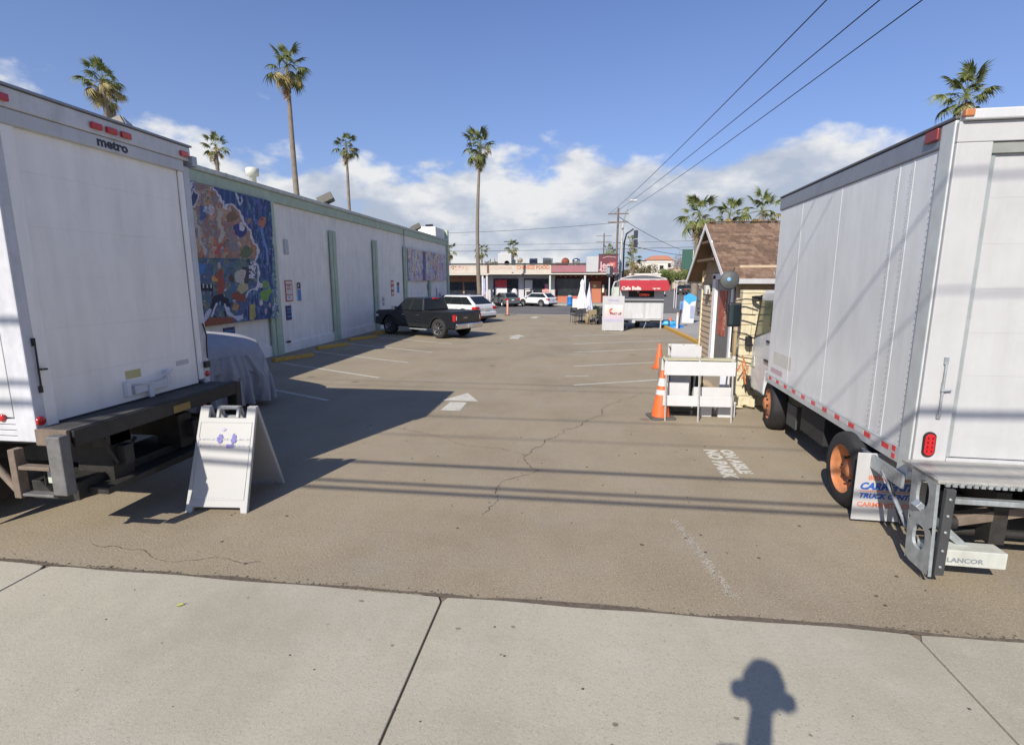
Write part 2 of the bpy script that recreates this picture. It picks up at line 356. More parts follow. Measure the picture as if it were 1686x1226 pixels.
# ------------------------------------------------------------------ long white building on the left
WX = -10.1
bl = thing('long_building', 'long white stucco building with green pilasters beside the parking lot', 'building', (WX, 4, 0))
box('wall', (-14,0,0,35.2,-.05,4.978), STUCCO, bl)
box('wall_base', (.002,.05,0,35.1,-.05,.34), STUCCO, bl, bevel=.01)
box('parapet', (-14.05,.10,-.05,35.25,4.98,5.30), GREEN, bl, bevel=.02)
box('parapet_cap', (-14.1,.16,-.1,35.3,5.302,5.43), mat('pale_green_cap', (.60,.63,.56), .8, var=.18, nsc=5, dirt=.35), bl, bevel=.025)
for y, t, w in ((12.25,5.0,.62),(16.65,4.42,.5),(21.1,4.36,.5),(25.55,4.32,.5),(30.4,2.45,.4)):
    for dy, d in ((-w/2,.07),(-w/6,.10),(w/6,.07)):
        box('pilaster_rib', (.052,.052+d,y+dy,y+dy+w/3-.004,-.03,t), GREEN, bl, bevel=.008)
box('end_pilaster', (-.2,.14,35.252,35.6,-.03,6.1), GREEN, bl, bevel=.01)
box('conduit', (.10,.14,25.35,25.39,4.32,5.45), mat('grey_conduit', (.25,.27,.27), .5), bl)
box('wall_vent', (.002,.05,13.15,13.4,3.35,3.85), mat('wall_vent_white', (.48,.49,.49), .7), bl, bevel=.01)
box('utility_box', (.052,.12,12.85,13.0,.34,.40), BLACK, bl)
box('roof_stack', (-1.9,-.06,32.7,35.15,5.1,6.12), STUCCO, bl, bevel=.03)
MB().tube([(-.9,33.9,6.1),(-.9,33.9,6.27)], .05).tube([(-1.1,33.8,6.30),(-.6,34.0,6.35)], .08).build('roof_camera', BLACK, bl)
MB().lathe([(.11,5.0),(.11,5.85),(.2,5.87),(.21,6.08),(.16,6.12),(0,6.13)], 16, (-.75,12.9,0)).build('vent_pipe', mat('vent_cream', (.55,.54,.47), .6), bl)
MB().tube([(-.3,9.9,5.4),(-.3,10.9,5.55),(-.3,11.6,5.42)], .02, 6).build('loose_cable', BLACK, bl)
for i,(y,dx) in enumerate(((7.1,0),(7.9,0),(9.2,.1))):
    box('roof_debris', (-.5-dx,-.2,y,y+.35,5.43,5.5), WHITE2, bl, bevel=.02)
def flood(y, z, s, label):
    t = thing('floodlight', label, 'floodlight', (WX-.1, y, z), 0, 'floodlights on the white building parapet')
    M_ = Matrix.Rotation(R(-28),4,'Y') @ Matrix.Rotation(R(20),4,'Z')
    box('lamp_housing', (-.28*s,.28*s,-.2*s,.2*s,.12,.12+.27*s), mat('lamp_bronze', (.09,.085,.07), .5, dirt=.4), t, .015, M=M_)
    box('lamp_lens', (.283*s,.292*s,-.17*s,.17*s,.14,.10+.27*s), mat('lamp_glass', (.3,.3,.28), .2), t, M=M_)
    MB().tube([(0,0,-.02),(0,0,.14)], .03).box(-.08,.08,-.05,.05,-.02,.01).build('bracket', DKSTEEL, t)
flood(11.1, 5.44, 1.25, 'floodlight on the white building parapet seen over the left truck roof')
flood(20.9, 5.44, 1.1, 'floodlight on the parapet midway along the white building')
flood(32.7, 5.44, 1.1, 'farthest floodlight on the parapet near the white chimney block')

# vertex-painted flat artwork
def paintmesh(name, y0, y1, z0, z1, nu, nv, fn, parent, base, x):
    v = []; f = []; c = []
    for j in range(nv+1):
        for i in range(nu+1): v.append((x-base[0], y0+(y1-y0)*i/nu-base[1], z0+(z1-z0)*j/nv-base[2]))
    for j in range(nv):
        for i in range(nu):
            f.append((j*(nu+1)+i, j*(nu+1)+i+1, (j+1)*(nu+1)+i+1, (j+1)*(nu+1)+i))
            c.append(fn(proj((x, y0+(y1-y0)*(i+.5)/nu, z0+(z1-z0)*(j+.5)/nv))))
    c = [tuple(.80*1.10*q+.20*1.10*sum(p)/3 for q in p) for p in c]
    me = bpy.data.meshes.new(name); me.from_pydata(v, [], f)
    a = me.color_attributes.new('Col', 'FLOAT_COLOR', 'CORNER'); buf = []
    for q in c: buf += [*q, 1]*4
    a.data.foreach_set('color', buf)
    return link(name, me, VC, parent)
VC = bpy.data.materials.new('painted_board'); VC.use_nodes = True
_n = VC.node_tree.nodes.new('ShaderNodeVertexColor'); _n.layer_name = 'Col'
VC.node_tree.links.new(_n.outputs[0], VC.node_tree.nodes['Principled BSDF'].inputs['Base Color']); VC.node_tree.nodes['Principled BSDF'].inputs['Roughness'].default_value = .7
def inpoly(p, P):
    x, y = p; r = False; j = len(P)-1
    for i in range(len(P)):
        if (P[i][1] > y) != (P[j][1] > y) and x < (P[j][0]-P[i][0])*(y-P[i][1])/(P[j][1]-P[i][1])+P[i][0]: r = not r
        j = i
    return r
def dseg(p, a, b):
    vx, vy = b[0]-a[0], b[1]-a[1]; t = max(0, min(1, ((p[0]-a[0])*vx+(p[1]-a[1])*vy)/(vx*vx+vy*vy+1e-9)))
    return math.hypot(p[0]-a[0]-t*vx, p[1]-a[1]-t*vy)
def dline(p, P): return min(dseg(p, a, b) for a, b in zip(P[:-1], P[1:]))
def h2(i, j, k=0):
    n = math.sin(i*127.1+j*311.7+k*74.7)*43758.5453; return n-math.floor(n)
COAST = [(350,306),(356,315),(361,324),(368,332),(372,345),(374,338),(384,337),(392,345),(396,353),(402,362),(408,375),(412,385),(417,397),(424,408),(424,422),(421,432),(427,450),(426,465),(421,477),(410,480),(407,487)]
COAST2 = [(375,510),(380,519),(391,524),(402,519)]
COAST3 = [(346,512),(341,522),(331,532)]
RIGHTSIDE = [(350,306),(356,315),(361,324),(368,332),(372,345),(384,337),(396,353),(408,375),(417,397),(424,408),(421,432),(427,450),(426,465),(410,480),(408,500),(402,519),(402,530),(460,530),(460,300)]
def ell(p, cx, cy, rx, ry): return ((p[0]-cx)/rx)**2+((p[1]-cy)/ry)**2 < 1
SHAPES = []
for k in range(520):
    x, y = random.uniform(312,428), random.uniform(300,532); SHAPES.append((x, y, random.uniform(.7,3.2), random.uniform(1.0,4.5), random.random()))
SHR = [(random.uniform(405,456), random.uniform(320,528), random.uniform(.6,1.9), random.uniform(1.2,8), random.random()) for k in range(420)]
def mural(p):
    x, y = p; g = h2(int(x*1.3), int(y*1.1)); jit = .68+.62*g
    wob = (x+1.5*math.sin(y*.21)+math.sin(x*.5+y*.33), y+1.5*math.sin(x*.17)+math.sin(x*.31+y*.47))
    def C(r, gg, b): return (r*jit, gg*jit, b*jit)
    if x > 448.5: return C(*[(.13,.22,.24),(.36,.44,.50),(.05,.11,.26),(.12,.22,.13),(.18,.26,.40)][int(h2(int(wob[0]/2.2), int(wob[1]/4.5), 6)*5)])
    if inpoly(wob, RIGHTSIDE) and dline(wob, COAST) > 1.5:
        c = (.022,.055,.19) if (int(x/3.2)+int(y/60)) % 3 else (.035,.10,.27)
        for (sx, sy, rx, ry, q) in SHR:
            if ell(p, sx, sy, rx, ry): c = [(.05,.14,.34),(.015,.03,.10),(.04,.12,.2),(.07,.13,.37),(.02,.06,.15),(.10,.10,.30),(.03,.05,.12),(.10,.22,.34)][int(q*8)]
        if ell(wob, 433, 365, 6, 9): c = (.45,.14,.07)
        if ell(p, 431, 361, 1.5, 2.5): c = (.12,.05,.14)
        if ell(wob, 411, 365, 3, 4): c = (.35,.16,.1)
        if dline(p, [(430,375),(433,390),(439,410),(441,435)]) < 1.8: c = (.10,.20,.50)
        if dline(p, [(393,326),(388,318),(395,338),(399,330),(397,325)]) < 1.1: c = (.45,.47,.5)
        if ell(wob, 436, 466, 5, 7) or ell(wob, 437, 485, 8, 9) or dline(wob, [(430,490),(442,476),(450,484)]) < 2.2: c = (.16,.33,.05)
        if ell(p, 430, 470, 2.4, 4) or ell(p, 430, 498, 3, 5): c = (.55,.45,.46)
        if ell(p, 438, 512, 2, 5) or ell(p, 444, 502, 2, 4): c = (.40,.28,.24)
        if ell(p, 431, 476, 2, 2): c = (.02,.02,.02)
        if 408 < x < 424 and y > 500 and ell(wob, 413, 515, 9, 13): c = (.40,.33,.08) if x > 411 else (.04,.03,.14)
        return C(*c)
    if dline(wob, COAST) < 1.9: return C(.50,.49,.53)
    if dline(wob, COAST2) < 2.8 or dline(wob, COAST3) < 2.8: return C(.42,.46,.58)
    if y < 425:
        c = [(.42,.15,.07),(.36,.20,.12),(.30,.16,.13),(.45,.26,.16),(.24,.19,.20)][int(h2(int(wob[0]/7.5), int(wob[1]/26))*5)]
        for (sx, sy, rx, ry, q) in SHAPES:
            if ell(wob, sx, sy, rx*.7, ry): c = [(.38,.13,.05),(.12,.17,.14),(.46,.34,.24),(.20,.16,.24),(.33,.22,.08),(.10,.12,.06),(.42,.10,.07),(.25,.28,.33),(.46,.24,.13),(.50,.38,.30),(.44,.42,.44),(.16,.10,.08)][int(q*12)]
        if dline(wob, [(318,346),(325,370),(331,395),(338,420)]) < 2.6: c = (.42,.38,.31)
        if dline(wob, [(360,345),(362,365),(366,385),(363,405)]) < 3.2: c = (.42,.38,.31)
        if ell(wob, 319, 327, 5, 12): c = (.03,.06,.16)
        elif ell(wob, 319, 327, 7.5, 15): c = (.48,.46,.47)
        if ell(wob, 333, 350, 5, 13): c = (.04,.11,.27)
        if x < 320 and y < 315: c = (.5,.5,.55) if h2(int(x*.6), int(y*.5)) > .45 else (.05,.1,.3)
        if 362 < x < 398 and y < 322: c = (.42,.45,.52) if h2(int(x*.5), int(y*.4), 3) > .5 else (.05,.12,.24)
        if ell(p, 344, 345, 10, 8) and h2(int(x*.7), int(y*.7), 5) > .5: c = (.45,.48,.58)
        if ell(wob, 395, 378, 11, 11): c = (.03,.04,.20)
        if ell(wob, 398, 372, 4, 8): c = (.5,.5,.52)
        if ell(wob, 381, 358, 9, 9): c = (.20,.11,.06)
        if dline(p, [(355,416),(362,407),(364,402)]) < 2.4: c = (.5,.05,.05)
        if ell(wob, 405, 415, 9, 10): c = (.12,.15,.07)
        return C(*c)
    c = [(.05,.13,.23),(.07,.14,.16),(.12,.17,.15),(.06,.10,.22)][int(h2(int(wob[0]/9), int(wob[1]/15), 2)*4)]
    for (sx, sy, rx, ry, q) in SHAPES:
        if ell(wob, sx, sy, rx*.6, ry*.7): c = [(.05,.11,.24),(.07,.18,.24),(.16,.17,.12),(.02,.03,.07),(.30,.24,.22),(.10,.20,.32),(.20,.06,.03),(.06,.12,.09),(.26,.28,.34),(.42,.44,.50),(.34,.22,.10),(.02,.02,.03)][int(q*12)]
    if x < 351 and y < 465 and ell(wob, 329, 443, 8, 12): c = (.04,.16,.42)
    if ell(wob, 363, 465, 7, 22): c = (.33,.06,.03)
    if ell(p, 361, 437, 2.5, 6): c = (.45,.32,.33)
    if ell(wob, 354, 459, 5, 5): c = (.60,.27,.04)
    if 359 < x < 370 and 485 < y < 492: c = (.55,.40,.36)
    if 325 < x < 351 and 468 < y < 479: c = (.5,.5,.5) if (int(x/2.1) % 3 == 0 and y < 474) else (.015,.015,.03)
    if ell(wob, 401, 453, 11, 16): c = (.06,.05,.07)
    if ell(wob, 396, 454, 9, 13): c = (.42,.38,.33)
    if ell(wob, 382, 459, 4, 7): c = (.08,.05,.03)
    if ell(wob, 399, 473, 9, 8): c = (.42,.34,.18)
    if ell(wob, 393, 488, 12, 7): c = (.26,.05,.02)
    if 410 < x < 421 and 430 < y < 458: c = (.5,.49,.58) if h2(int(x*.4), int(y*.35), 8) > .3 else (.04,.04,.06)
    if ell(wob, 362, 505, 16, 22) and not ell(wob, 363, 515, 8, 14): c = (.012,.015,.04)
    if dline(p, [(349,520),(353,508),(357,500)]) < 1.7 or dline(p, [(370,501),(373,510),(375,517)]) < 1.5: c = (.5,.5,.58)
    if ell(wob, 361, 498, 2.6, 4): c = (.1,.25,.4)
    if y > 524-.05*(x-330) and x < 385: c = (.24,.05,.02) if g > .3 else (.35,.12,.03)
    if ell(wob, 387, 505, 5, 7): c = (.42,.22,.05)
    if ell(wob, 413, 492, 7, 8): c = (.20,.08,.02)
    return C(*c)
mu = thing('mural', 'large colourful mural of orange and blue patches on white building wall', 'mural', (WX+.06, 12.2, 1.25))
yc = [12.2,13.55,14.9,16.25]; zc = [1.26,3.05,4.96]
for j in range(2):
    for i in range(3):
        y0, y1, z0, z1 = yc[i]+.004, yc[i+1]-.004, zc[j]+.004, zc[j+1]-.004
        p = paintmesh('panel', y0, y1, z0, z1, 90, 120, mural, mu, (WX+.06,12.2,1.25), WX+.21)
        box('panel_edge', (.10,.147,y0-12.2+.002,y1-12.2-.002,z0-1.25+.002,z1-1.25-.002), mat('panel_edge_grey', (.3,.3,.32), .7), p)
def mural2(p):
    x, y = p; s = int(x*.75+.5*math.sin(y*.15)+.5*math.sin(y*.4+x)); q = h2(s, int(y/11+h2(s,1)*3), 4); a = h2(int(x*2), int(y*.9), 9)
    c = [(.48,.34,.50),(.60,.45,.28),(.36,.34,.58),(.58,.32,.24),(.32,.38,.48),(.52,.50,.54),(.24,.20,.32),(.62,.48,.24)][int(q*8)]
    if 696 < x < 701: c = (.12,.11,.22)
    return tuple(v*(.7+.6*a) for v in c)
m2 = thing('mural', 'smaller mural of pastel vertical streaks at far end of white wall', 'mural', (WX+.06, 29.8, 2.4))
for i in range(3):
    y0, y1 = 29.8+i*2.9, 29.8+(i+1)*2.9-.01
    p = paintmesh('panel', y0, y1, 2.42, 4.25, 26, 44, mural2, m2, (WX+.06,29.8,2.4), WX+.17)
    box('panel_edge', (.06,.107,y0-29.8+.002,y1-29.8-.002,.022,1.848), mat('panel_edge_grey', (.3,.3,.32), .7), p)
for k, (y, z, h) in enumerate(((34.0,2.2,.35),(34.7,2.1,.45),(36.2,1.9,.7),(37.0,1.6,.8))):
    box('paint_streak', (.052,.056,y-4,y-3.85,z-h,z), mat('faded_streak', (.33,.25,.36), .8), bl)
# wall notices
def notice(y, z0, z1, w, cols, label, bands):
    t = thing('wall_sign', label, 'sign', (WX+.002, y, z0), 0)
    h = z1-z0; box('sign_board', (0,.02,0,w,0,h), cols[0], t, .004)
    for (a, b, c) in bands: box('print_band', (.0202,.022,.035,w-.035,a*h,b*h), c, t)
    return t
RN = mat('sign_red', (.45,.06,.05), .5); WN = mat('sign_white', (.6,.58,.55), .5); ON = mat('sign_orange_print', (.5,.2,.1), .5); BN = mat('sign_blue', (.05,.20,.50), .5); KN = mat('sign_black', (.03,.03,.045), .5); NV = mat('sign_navy', (.03,.03,.12), .5)
t = notice(17.05,1.74,2.47,.46,[RN],'red bordered tow away notice on wall right of the large mural',[(.05,.3,WN),(.34,.78,WN),(.82,.95,WN)])
text('lettering','TOW\nAWAY',.10,RN,t,(.023,.07,.50),(R(90),0,R(90)),0,.004)
text('lettering','P',.16,BN,t,(.023,.16,.07),(R(90),0,R(90)),0,.006)
t = notice(17.78,1.72,2.40,.30,[WN],'blue and black parking notice beside the red bordered notice',[(.03,.62,BN),(.66,.97,KN)])
text('lettering','P',.14,WN,t,(.023,.09,.5),(R(90),0,R(90)),0,.006)
t = notice(16.99,1.10,1.60,.34,[NV],'small navy notice low on wall under corner of the mural',[(.2,.3,BN),(.5,.58,BN),(.7,.8,BN)])
t = notice(13.7,.72,1.13,.5,[NV],'small navy notice under the mural above the covered car',[(.2,.3,BN),(.5,.58,BN),(.7,.8,BN)])
t = notice(27.3,1.62,2.45,.42,[RN],'narrow red notice on wall beyond the second pilaster',[(.08,.25,WN),(.4,.6,WN),(.75,.9,WN)])
t = notice(28.2,1.75,2.35,.40,[WN],'narrow blue notice on wall above the black pickup',[(.03,.62,BN),(.66,.97,KN)])
t = notice(25.95,1.15,1.65,.3,[WN],'faded white notice low on wall before the black pickup',[(.1,.3,mat('faint_marks',(.35,.3,.33),.6)),(.5,.8,mat('faint_marks',(.35,.3,.33),.6))])
# wheel stops
for i, ((xa, ya), (xb, yb)) in enumerate((((-9.34,14.75),(-8.68,16.1)),((-9.42,17.62),(-8.80,19.0)),((-9.42,20.35),(-8.78,21.75)),((-9.4,22.9),(-8.8,24.2)))):
    cx, cy = (xa+xb)/2, (ya+yb)/2; L_ = math.dist((xa,ya),(xb,yb)); a = math.degrees(math.atan2(yb-ya, xb-xa))
    t = thing('wheel_stop', ['yellow wheel stop nearest the covered car','second yellow wheel stop from the covered car','third yellow wheel stop just before the black pickup','yellow wheel stop under nose of the black pickup'][i], 'wheel stop', (cx, cy, 0), a, 'yellow wheel stops along the white wall')
    c = MB().prism([(-.09,0),(.09,0),(.06,.12),(-.06,.12)], -L_/2+.06, L_/2-.06, 'x')
    c.build('concrete_block', YEL, t, .015)
    for s in (-1, 1): MB().lathe([(.0,.128),(.022,.126),(.024,.121)], 8, (s*L_*.32,0,0)).build('anchor_pin', RUSTY, t)

# ------------------------------------------------------------------ wheels
def wheel(name, parent, c, r, w, rimm, side=-1, rr=.62, spokes=10, style='car', axis='x'):
    """axle along x; side -1 outer face toward -x"""
    t = MB(); s = side
    prof = [(r*rr, -w/2), (r*.9, -w/2), (r*.97, -w*.42), (r, -w*.25), (r, w*.25), (r*.97, w*.42), (r*.9, w/2), (r*rr, w/2)]
    t.lathe(prof, 36, axis=axis)
    o = t.build('wheel', RUBBER, parent, loc=c)
    m = MB()
    if style == 'truck_rear':   # deep dished steel disc
        m.lathe([(r*rr, s*w*.5), (r*rr*.96, s*w*.3), (r*rr*.93, s*w*.30), (r*rr*.80, -s*w*.05), (r*rr*.42, -s*w*.12), (r*rr*.38, s*w*.1), (r*rr*.30, s*w*.28), (0, s*w*.3)], 32, axis='x')
    elif style == 'truck_front':
        m.lathe([(r*rr, s*w*.5), (r*rr*.95, s*w*.42), (r*rr*.9, s*w*.3), (r*rr*.62, s*w*.55), (r*rr*.42, s*w*.58), (r*rr*.40, s*w*.72), (r*rr*.28, s*w*.78), (0, s*w*.78)], 32, axis='x')
    else:
        m.lathe([(r*rr, s*w*.5), (r*rr*.93, s*w*.44), (r*rr*.88, s*w*.1), (0, s*w*.05)], 28, axis='x')
        for k in range(spokes):
            a = 2*math.pi*k/spokes; M_ = Matrix.Rotation(a, 4, 'X')
            m.box(min(s*w*.2, s*w*.46), max(s*w*.2, s*w*.46), -r*.045, r*.045, r*.08, r*rr*.92, M=M_)
        m.lathe([(r*.14, s*w*.2), (r*.14, s*w*.48), (0, s*w*.5)], 16, axis='x')
    m.build('rim', rimm, o)
    if style.startswith('truck'):
        n = MB()
        for k in range(8):
            a = 2*math.pi*k/8
            n.lathe([(.016,-.02),(.016,.03),(0,.032)] if s > 0 else [(.016,.02),(.016,-.03),(0,-.032)], 6, (s*w*(.12 if style=='truck_rear' else .56)+(0 if style!='truck_rear' else 0), r*rr*.52*math.cos(a), r*rr*.52*math.sin(a)), 'x')
        n.build('lug_nut', DKSTEEL, o)
    return o

# ------------------------------------------------------------------ LEFT TRUCK (rear doors face the aisle)
LT = thing('box_truck', 'white box truck at left with grey rear roll door facing the aisle', 'truck', (-4.8, 3.93, 0), 0)
# local: rear plane x=0, y 0..2.2, z, body toward -x
Wd = 2.22; ZB, ZT = 1.06, 4.05; LEN = 7.2
box('cargo_box', (-LEN,-.09,.03,Wd-.03,ZB+.16,ZT-.03), WHITE, LT)
for i in range(6):   # side panels toward the camera
    x0 = -.22-i*1.16; box('side_panel', (x0-1.15,x0,.0,.028,ZB+.22,ZT-.20), WHITE, LT, .004)
for i in range(6): box('side_panel', (-.22-i*1.16-1.15,-.22-i*1.16,Wd-.028,Wd,ZB+.22,ZT-.20), WHITE, LT, .004)
SM = mat('side_rail_white', (.54,.55,.58), .45, dirt=.25)
for y0, y1 in ((-.012,.03),(Wd-.03,Wd+.012)):
    for k in range(4): box('bottom_rail', (-LEN,-.002,y0,y1,ZB+.053*k,ZB+.053*k+.047), SM, LT, .006)
    box('top_rail', (-LEN,-.0,y0,y1,ZT-.197,ZT), RAIL, LT, .01)
# rear frame
box('corner_post', (-.20,.014,-.014,.085,ZB,ZT-.2), SM, LT, .012)
box('corner_post', (-.20,.014,Wd-.085,Wd+.014,ZB+.1,ZT-.2), SM, LT, .012)
box('rear_frame', (-.02,.008,.087,.2,ZB+.1,ZT-.275), TRUCKDOOR, LT, .006)
box('rear_frame', (-.02,.008,Wd-.16,Wd-.087,ZB+.18,ZT-.275), TRUCKDOOR, LT, .006)
hd = box('header', (-.05,.03,0.087,Wd-.087,ZT-.275,ZT-.147), WHITE, LT, .01)
text('lettering', 'metro', .125, BLUEL if False else KN, hd, (.0315, .97, ZT-.243), (R(90),0,R(90)), .001, .005, sx=1.15)
mrail = box('marker_rail', (-.06,.045,-.02,Wd+.02,ZT-.145,ZT+.02), mat('marker_rail_grey', (.62,.62,.62), .5, metal=.2, dirt=.3), LT, .01)
box('roof_lip', (-LEN,.07,-.03,Wd+.03,ZT+.022,ZT+.045), RAIL, LT, .005)
for y in (.03, .90, 1.07, 1.24, 2.06): box('marker_light', (.046,.075,y,y+.12,ZT-.105,ZT-.045), REDL, LT, .008)
box('corner_cap', (-.05,.10,Wd-.02,Wd+.06,ZT-.20,ZT-.08), GALV, LT, .01)
# roll-up door panels
z = ZB+.2; zs = [ZB+.14, 1.60, 2.05, 2.51, 2.96, 3.42, 3.79]
for a, b in zip(zs[:-1], zs[1:]): box('door_panel', (-.06,-.022+.0015*(b>3.5),.202,Wd-.162,a+.0003,b-.0003), TRUCKDOOR, LT, .0006)
rf = MB(); rf.box(-.03,.02,.05,.2,ZB+.35,ZB+.36)
lb = thing('x','','') ; bpy.data.objects.remove(lb)
b = MB().tube([(.03,.07,1.55),(.035,.07,1.95)], .008, 6).box(.016,.03,.055,.085,1.5,1.56).box(.016,.03,.055,.085,1.92,1.99).box(.016,.06,.09,.13,1.70,1.715)
b.build('hold_bar', DKSTEEL, LT)
MB().tube([(.03,Wd-.05,1.95),(.05,Wd-.03,1.80),(.03,Wd-.02,1.62),(.05,Wd-.05,1.50)], .009, 6).box(.016,.05,Wd-.09,Wd-.01,1.38,1.46).build('chain_hook', BLACK, LT)
h = MB(); h.box(-.02,.03,1.05,1.50,1.27,1.36).box(.03,.05,1.22,1.28,1.2,1.34).tube([(.02,1.0,1.40),(.05,1.15,1.37),(.05,1.45,1.42),(.02,1.6,1.45)], .012, 6).box(-.02,.035,.95,1.0,1.26,1.42).box(-.02,.035,1.5,1.56,1.3,1.46)
h.build('door_latch', mat('latch_grey', (.62,.63,.65), .5), LT, .004)
box('caution_label', (-.0215,-.0195,1.0,1.20,1.44,1.53), mat('yellow_label', (.50,.46,.22), .5), LT)
box('handle_pocket', (-.0215,-.018,1.72,1.92,1.47,1.53), mat('pocket_grey', (.5,.51,.53), .4), LT)
def disc(name, parent, c, r, axis, m, d=.02, sgn=1):
    MB().lathe([(r,0),(r,d*sgn*.6),(r*.8,d*sgn),(0,d*sgn)], 18, c, axis).build(name, m, parent)
disc('marker_lamp', LT, (-.32,-.014,1.28), .035, 'y', REDL, .02, -1)
disc('marker_lamp', LT, (.015,.03,1.25), .042, 'x', REDL)
disc('marker_lamp', LT, (.015,Wd-.04,1.30), .038, 'x', REDL)
# dock platform and steps
PL = mat('platform_wood_grip', (.045,.043,.042), .8, var=.35, nsc=7, bump=.4, dirt=.5)
box('dock_platform', (.016,.34,-.0,Wd+.0,ZB+.06,ZB+.13), PL, LT, .01)
box('platform_front_edge', (.342,.37,-.0,Wd+.0,ZB-.03,ZB+.12), DKSTEEL, LT, .006)
box('platform_end', (.016,.338,-.04,-.004,ZB-.02,ZB+.13), RUSTY, LT, .006)
box('step_post', (.23,.37,-.14,-.042,.62,ZB+.10), GREYBAR, LT, .012)
box('step_post', (-.16,-.09,-.15,-.062,.58,ZB-.03), RUSTY, LT, .008)
box('step_tread', (-.088,.228,-.14,-.062,.845,.88), RUSTY, LT, .006)
box('step_tread', (-.088,.228,-.14,-.062,.60,.625), GREYBAR, LT, .006)
MB().tube([(-.62,-.05,ZB),(-.14,-.11,.62)], .035, 6).build('step_brace', RUSTY, LT)
box('step_post', (.23,.37,Wd+.002,Wd+.11,.55,ZB+.12), DKSTEEL, LT, .012)
box('step_tread', (-.05,.229,Wd+.01,Wd+.10,.75,.79), DKSTEEL, LT, .006)
MB().tube([(-.1,Wd+.08,.35),(-.1,Wd+.08,ZB)], .03, 6).build('step_post', DKSTEEL, LT)
pt = box('work_lamp', (-.05,.05,-.0,.10,.66,.78), mat('lamp_pale_green', (.5,.53,.45), .4), LT, .01, loc=(.05,.02,0))
box('lamp_frame', (-.06,-.052,-.02,.12,.64,.80), DKSTEEL, LT, loc=(.05,.02,0))
fr = MB(); fr.box(-LEN-1,.3,.55,.66,.66,.86).box(-LEN-1,.3,1.5,1.61,.66,.86)
for k in range(8): fr.box(-.6-k*.9,-.52-k*.9,.05,Wd-.05,.90,1.02)
fr.box(-LEN,-.0,.05,Wd-.05,1.02,1.2).box(-.4,.1,.2,Wd-.2,.42,.60).box(.1,.32,.3,Wd-.3,.45,.52)
fr.box(-.2,.2,.5,.75,.5,1.0).box(-.1,.2,1.4,1.6,.55,.95).tube([(.2,.4,1.0),(.25,.5,.7),(.05,.7,.6),(.0,1.0,.8)], .02, 6).tube([(.2,1.8,.9),(.3,1.7,.6),(.1,1.5,.55)], .018, 6)
fr.build('chassis', DKSTEEL, LT, .006)
box('wiring_box', (.05,.2,.45,.75,.86,1.0), BLACK, LT, .01)
box('tow_sticker', (.371,.374,1.15,1.4,ZB-.02,ZB+.06), mat('amber_sticker', (.25,.17,.05), .5), LT)
box('mud_flap', (-1.25,-1.235,.1,.75,.22,.95), BLACK, LT); box('mud_flap', (-1.25,-1.235,Wd-.75,Wd-.1,.22,.95), mat('pale_flap', (.25,.25,.25), .6), LT)
wr = mat('white_wheel', (.4,.4,.4), .5, dirt=.4)
def wheel_y(parent, c, r, w, m, s): 
    o = wheel('wheel', parent, (0,0,0), r, w, m, s, .58, style='truck_rear'); o.location = c; o.rotation_euler = (0,0,R(90)); return o
for y, s in ((.16,-1),(.45,-1),(Wd-.45,1),(Wd-.16,1)): wheel_y(LT, (-1.9,y,.48), .48, .25, wr, s)
for y, s in ((.2,-1),(Wd-.2,1)): wheel_y(LT, (-6.9-1.3,y,.48), .48, .26, wr, s)
# cab beyond the frame edge
cabp = [(-9.9,.55),(-9.95,1.35),(-9.6,1.75),(-9.0,2.75),(-7.5,2.85),(-7.4,.6),(-7.75,.6),(-7.8,1.0),(-8.2,1.15),(-8.6,1.0),(-8.7,.6)]
MB().prism([(u,v) for u,v in cabp], .08, Wd-.08, 'y').build('cab', WHITE, LT, .07, 3)
for y0, y1 in ((.068,.078),(Wd-.078,Wd-.068)):
    MB().prism([(-9.45,1.75),(-8.95,2.55),(-7.75,2.6),(-7.75,1.7)], y0, y1, 'y').build('side_window', GLASS, LT)
MB().add([(-9.66,.2,1.8),(-9.66,Wd-.2,1.8),(-9.05,Wd-.25,2.7),(-9.05,.25,2.7)], [(0,1,2,3)]).build('windscreen', GLASS, LT)
box('front_bumper', (-10.15,-9.92,.05,Wd-.05,.45,.75), DKSTEEL, LT, .03)
for y in (.35, Wd-.35): disc('headlight', LT, (-9.93,y,1.05), .12, 'x', CHROME, .04, -1)

# ------------------------------------------------------------------ RIGHT TRUCK
RT = thing('box_truck', 'white box truck at right with orange wheels and rear liftgate', 'truck', (3.0, 4.93, 0), -2.2)
BL, BW, B0, B1 = 4.28, 2.3, .80, 3.80
box('cargo_box', (.03,BW-.03,.06,BL-.02,B0+.1,B1-.03), ALU, RT)
pan = [.20,.56,.80,2.05,3.30,BL-.03]
for a, b in zip(pan[:-1], pan[1:]):
    box('side_panel', (-.004,.028,a+.002,b-.002,B0+.155,B1-.217), ALU, RT, .003)
for a in pan[1:-1]: box('panel_seam', (-.007,-.0045,a-.010,a+.010,B0+.155,B1-.217), mat('seam_bright', (.70,.72,.72), .35), RT, .003)
for y in pan[1:3]+[.215]:
    rv = MB()
    for k in range(46): rv.lathe([(.007,0),(.005,-.004),(0,-.005)], 6, (-.0045 if y == .215 else -.0135, y+(.016 if y != .215 else .02), B0+.2+k*.055), 'x')
    rv.build('rivets', GALV, RT)['kind'] = 'stuff'
box('top_rail', (-.02,.06,.18,BL,B1-.215,B1-.03), RAIL, RT, .012)
box('roof_lip', (-.03,BW+.03,.0,BL+.01,B1-.028,B1+.0), mat('roof_lip_dark', (.10,.10,.11), .5), RT, .008)
box('bottom_rail', (-.018,.05,.19,BL,B0,B0+.153), mat('bottom_rail_grey', (.50,.53,.54), .4, metal=.2, dirt=.25), RT, .006)
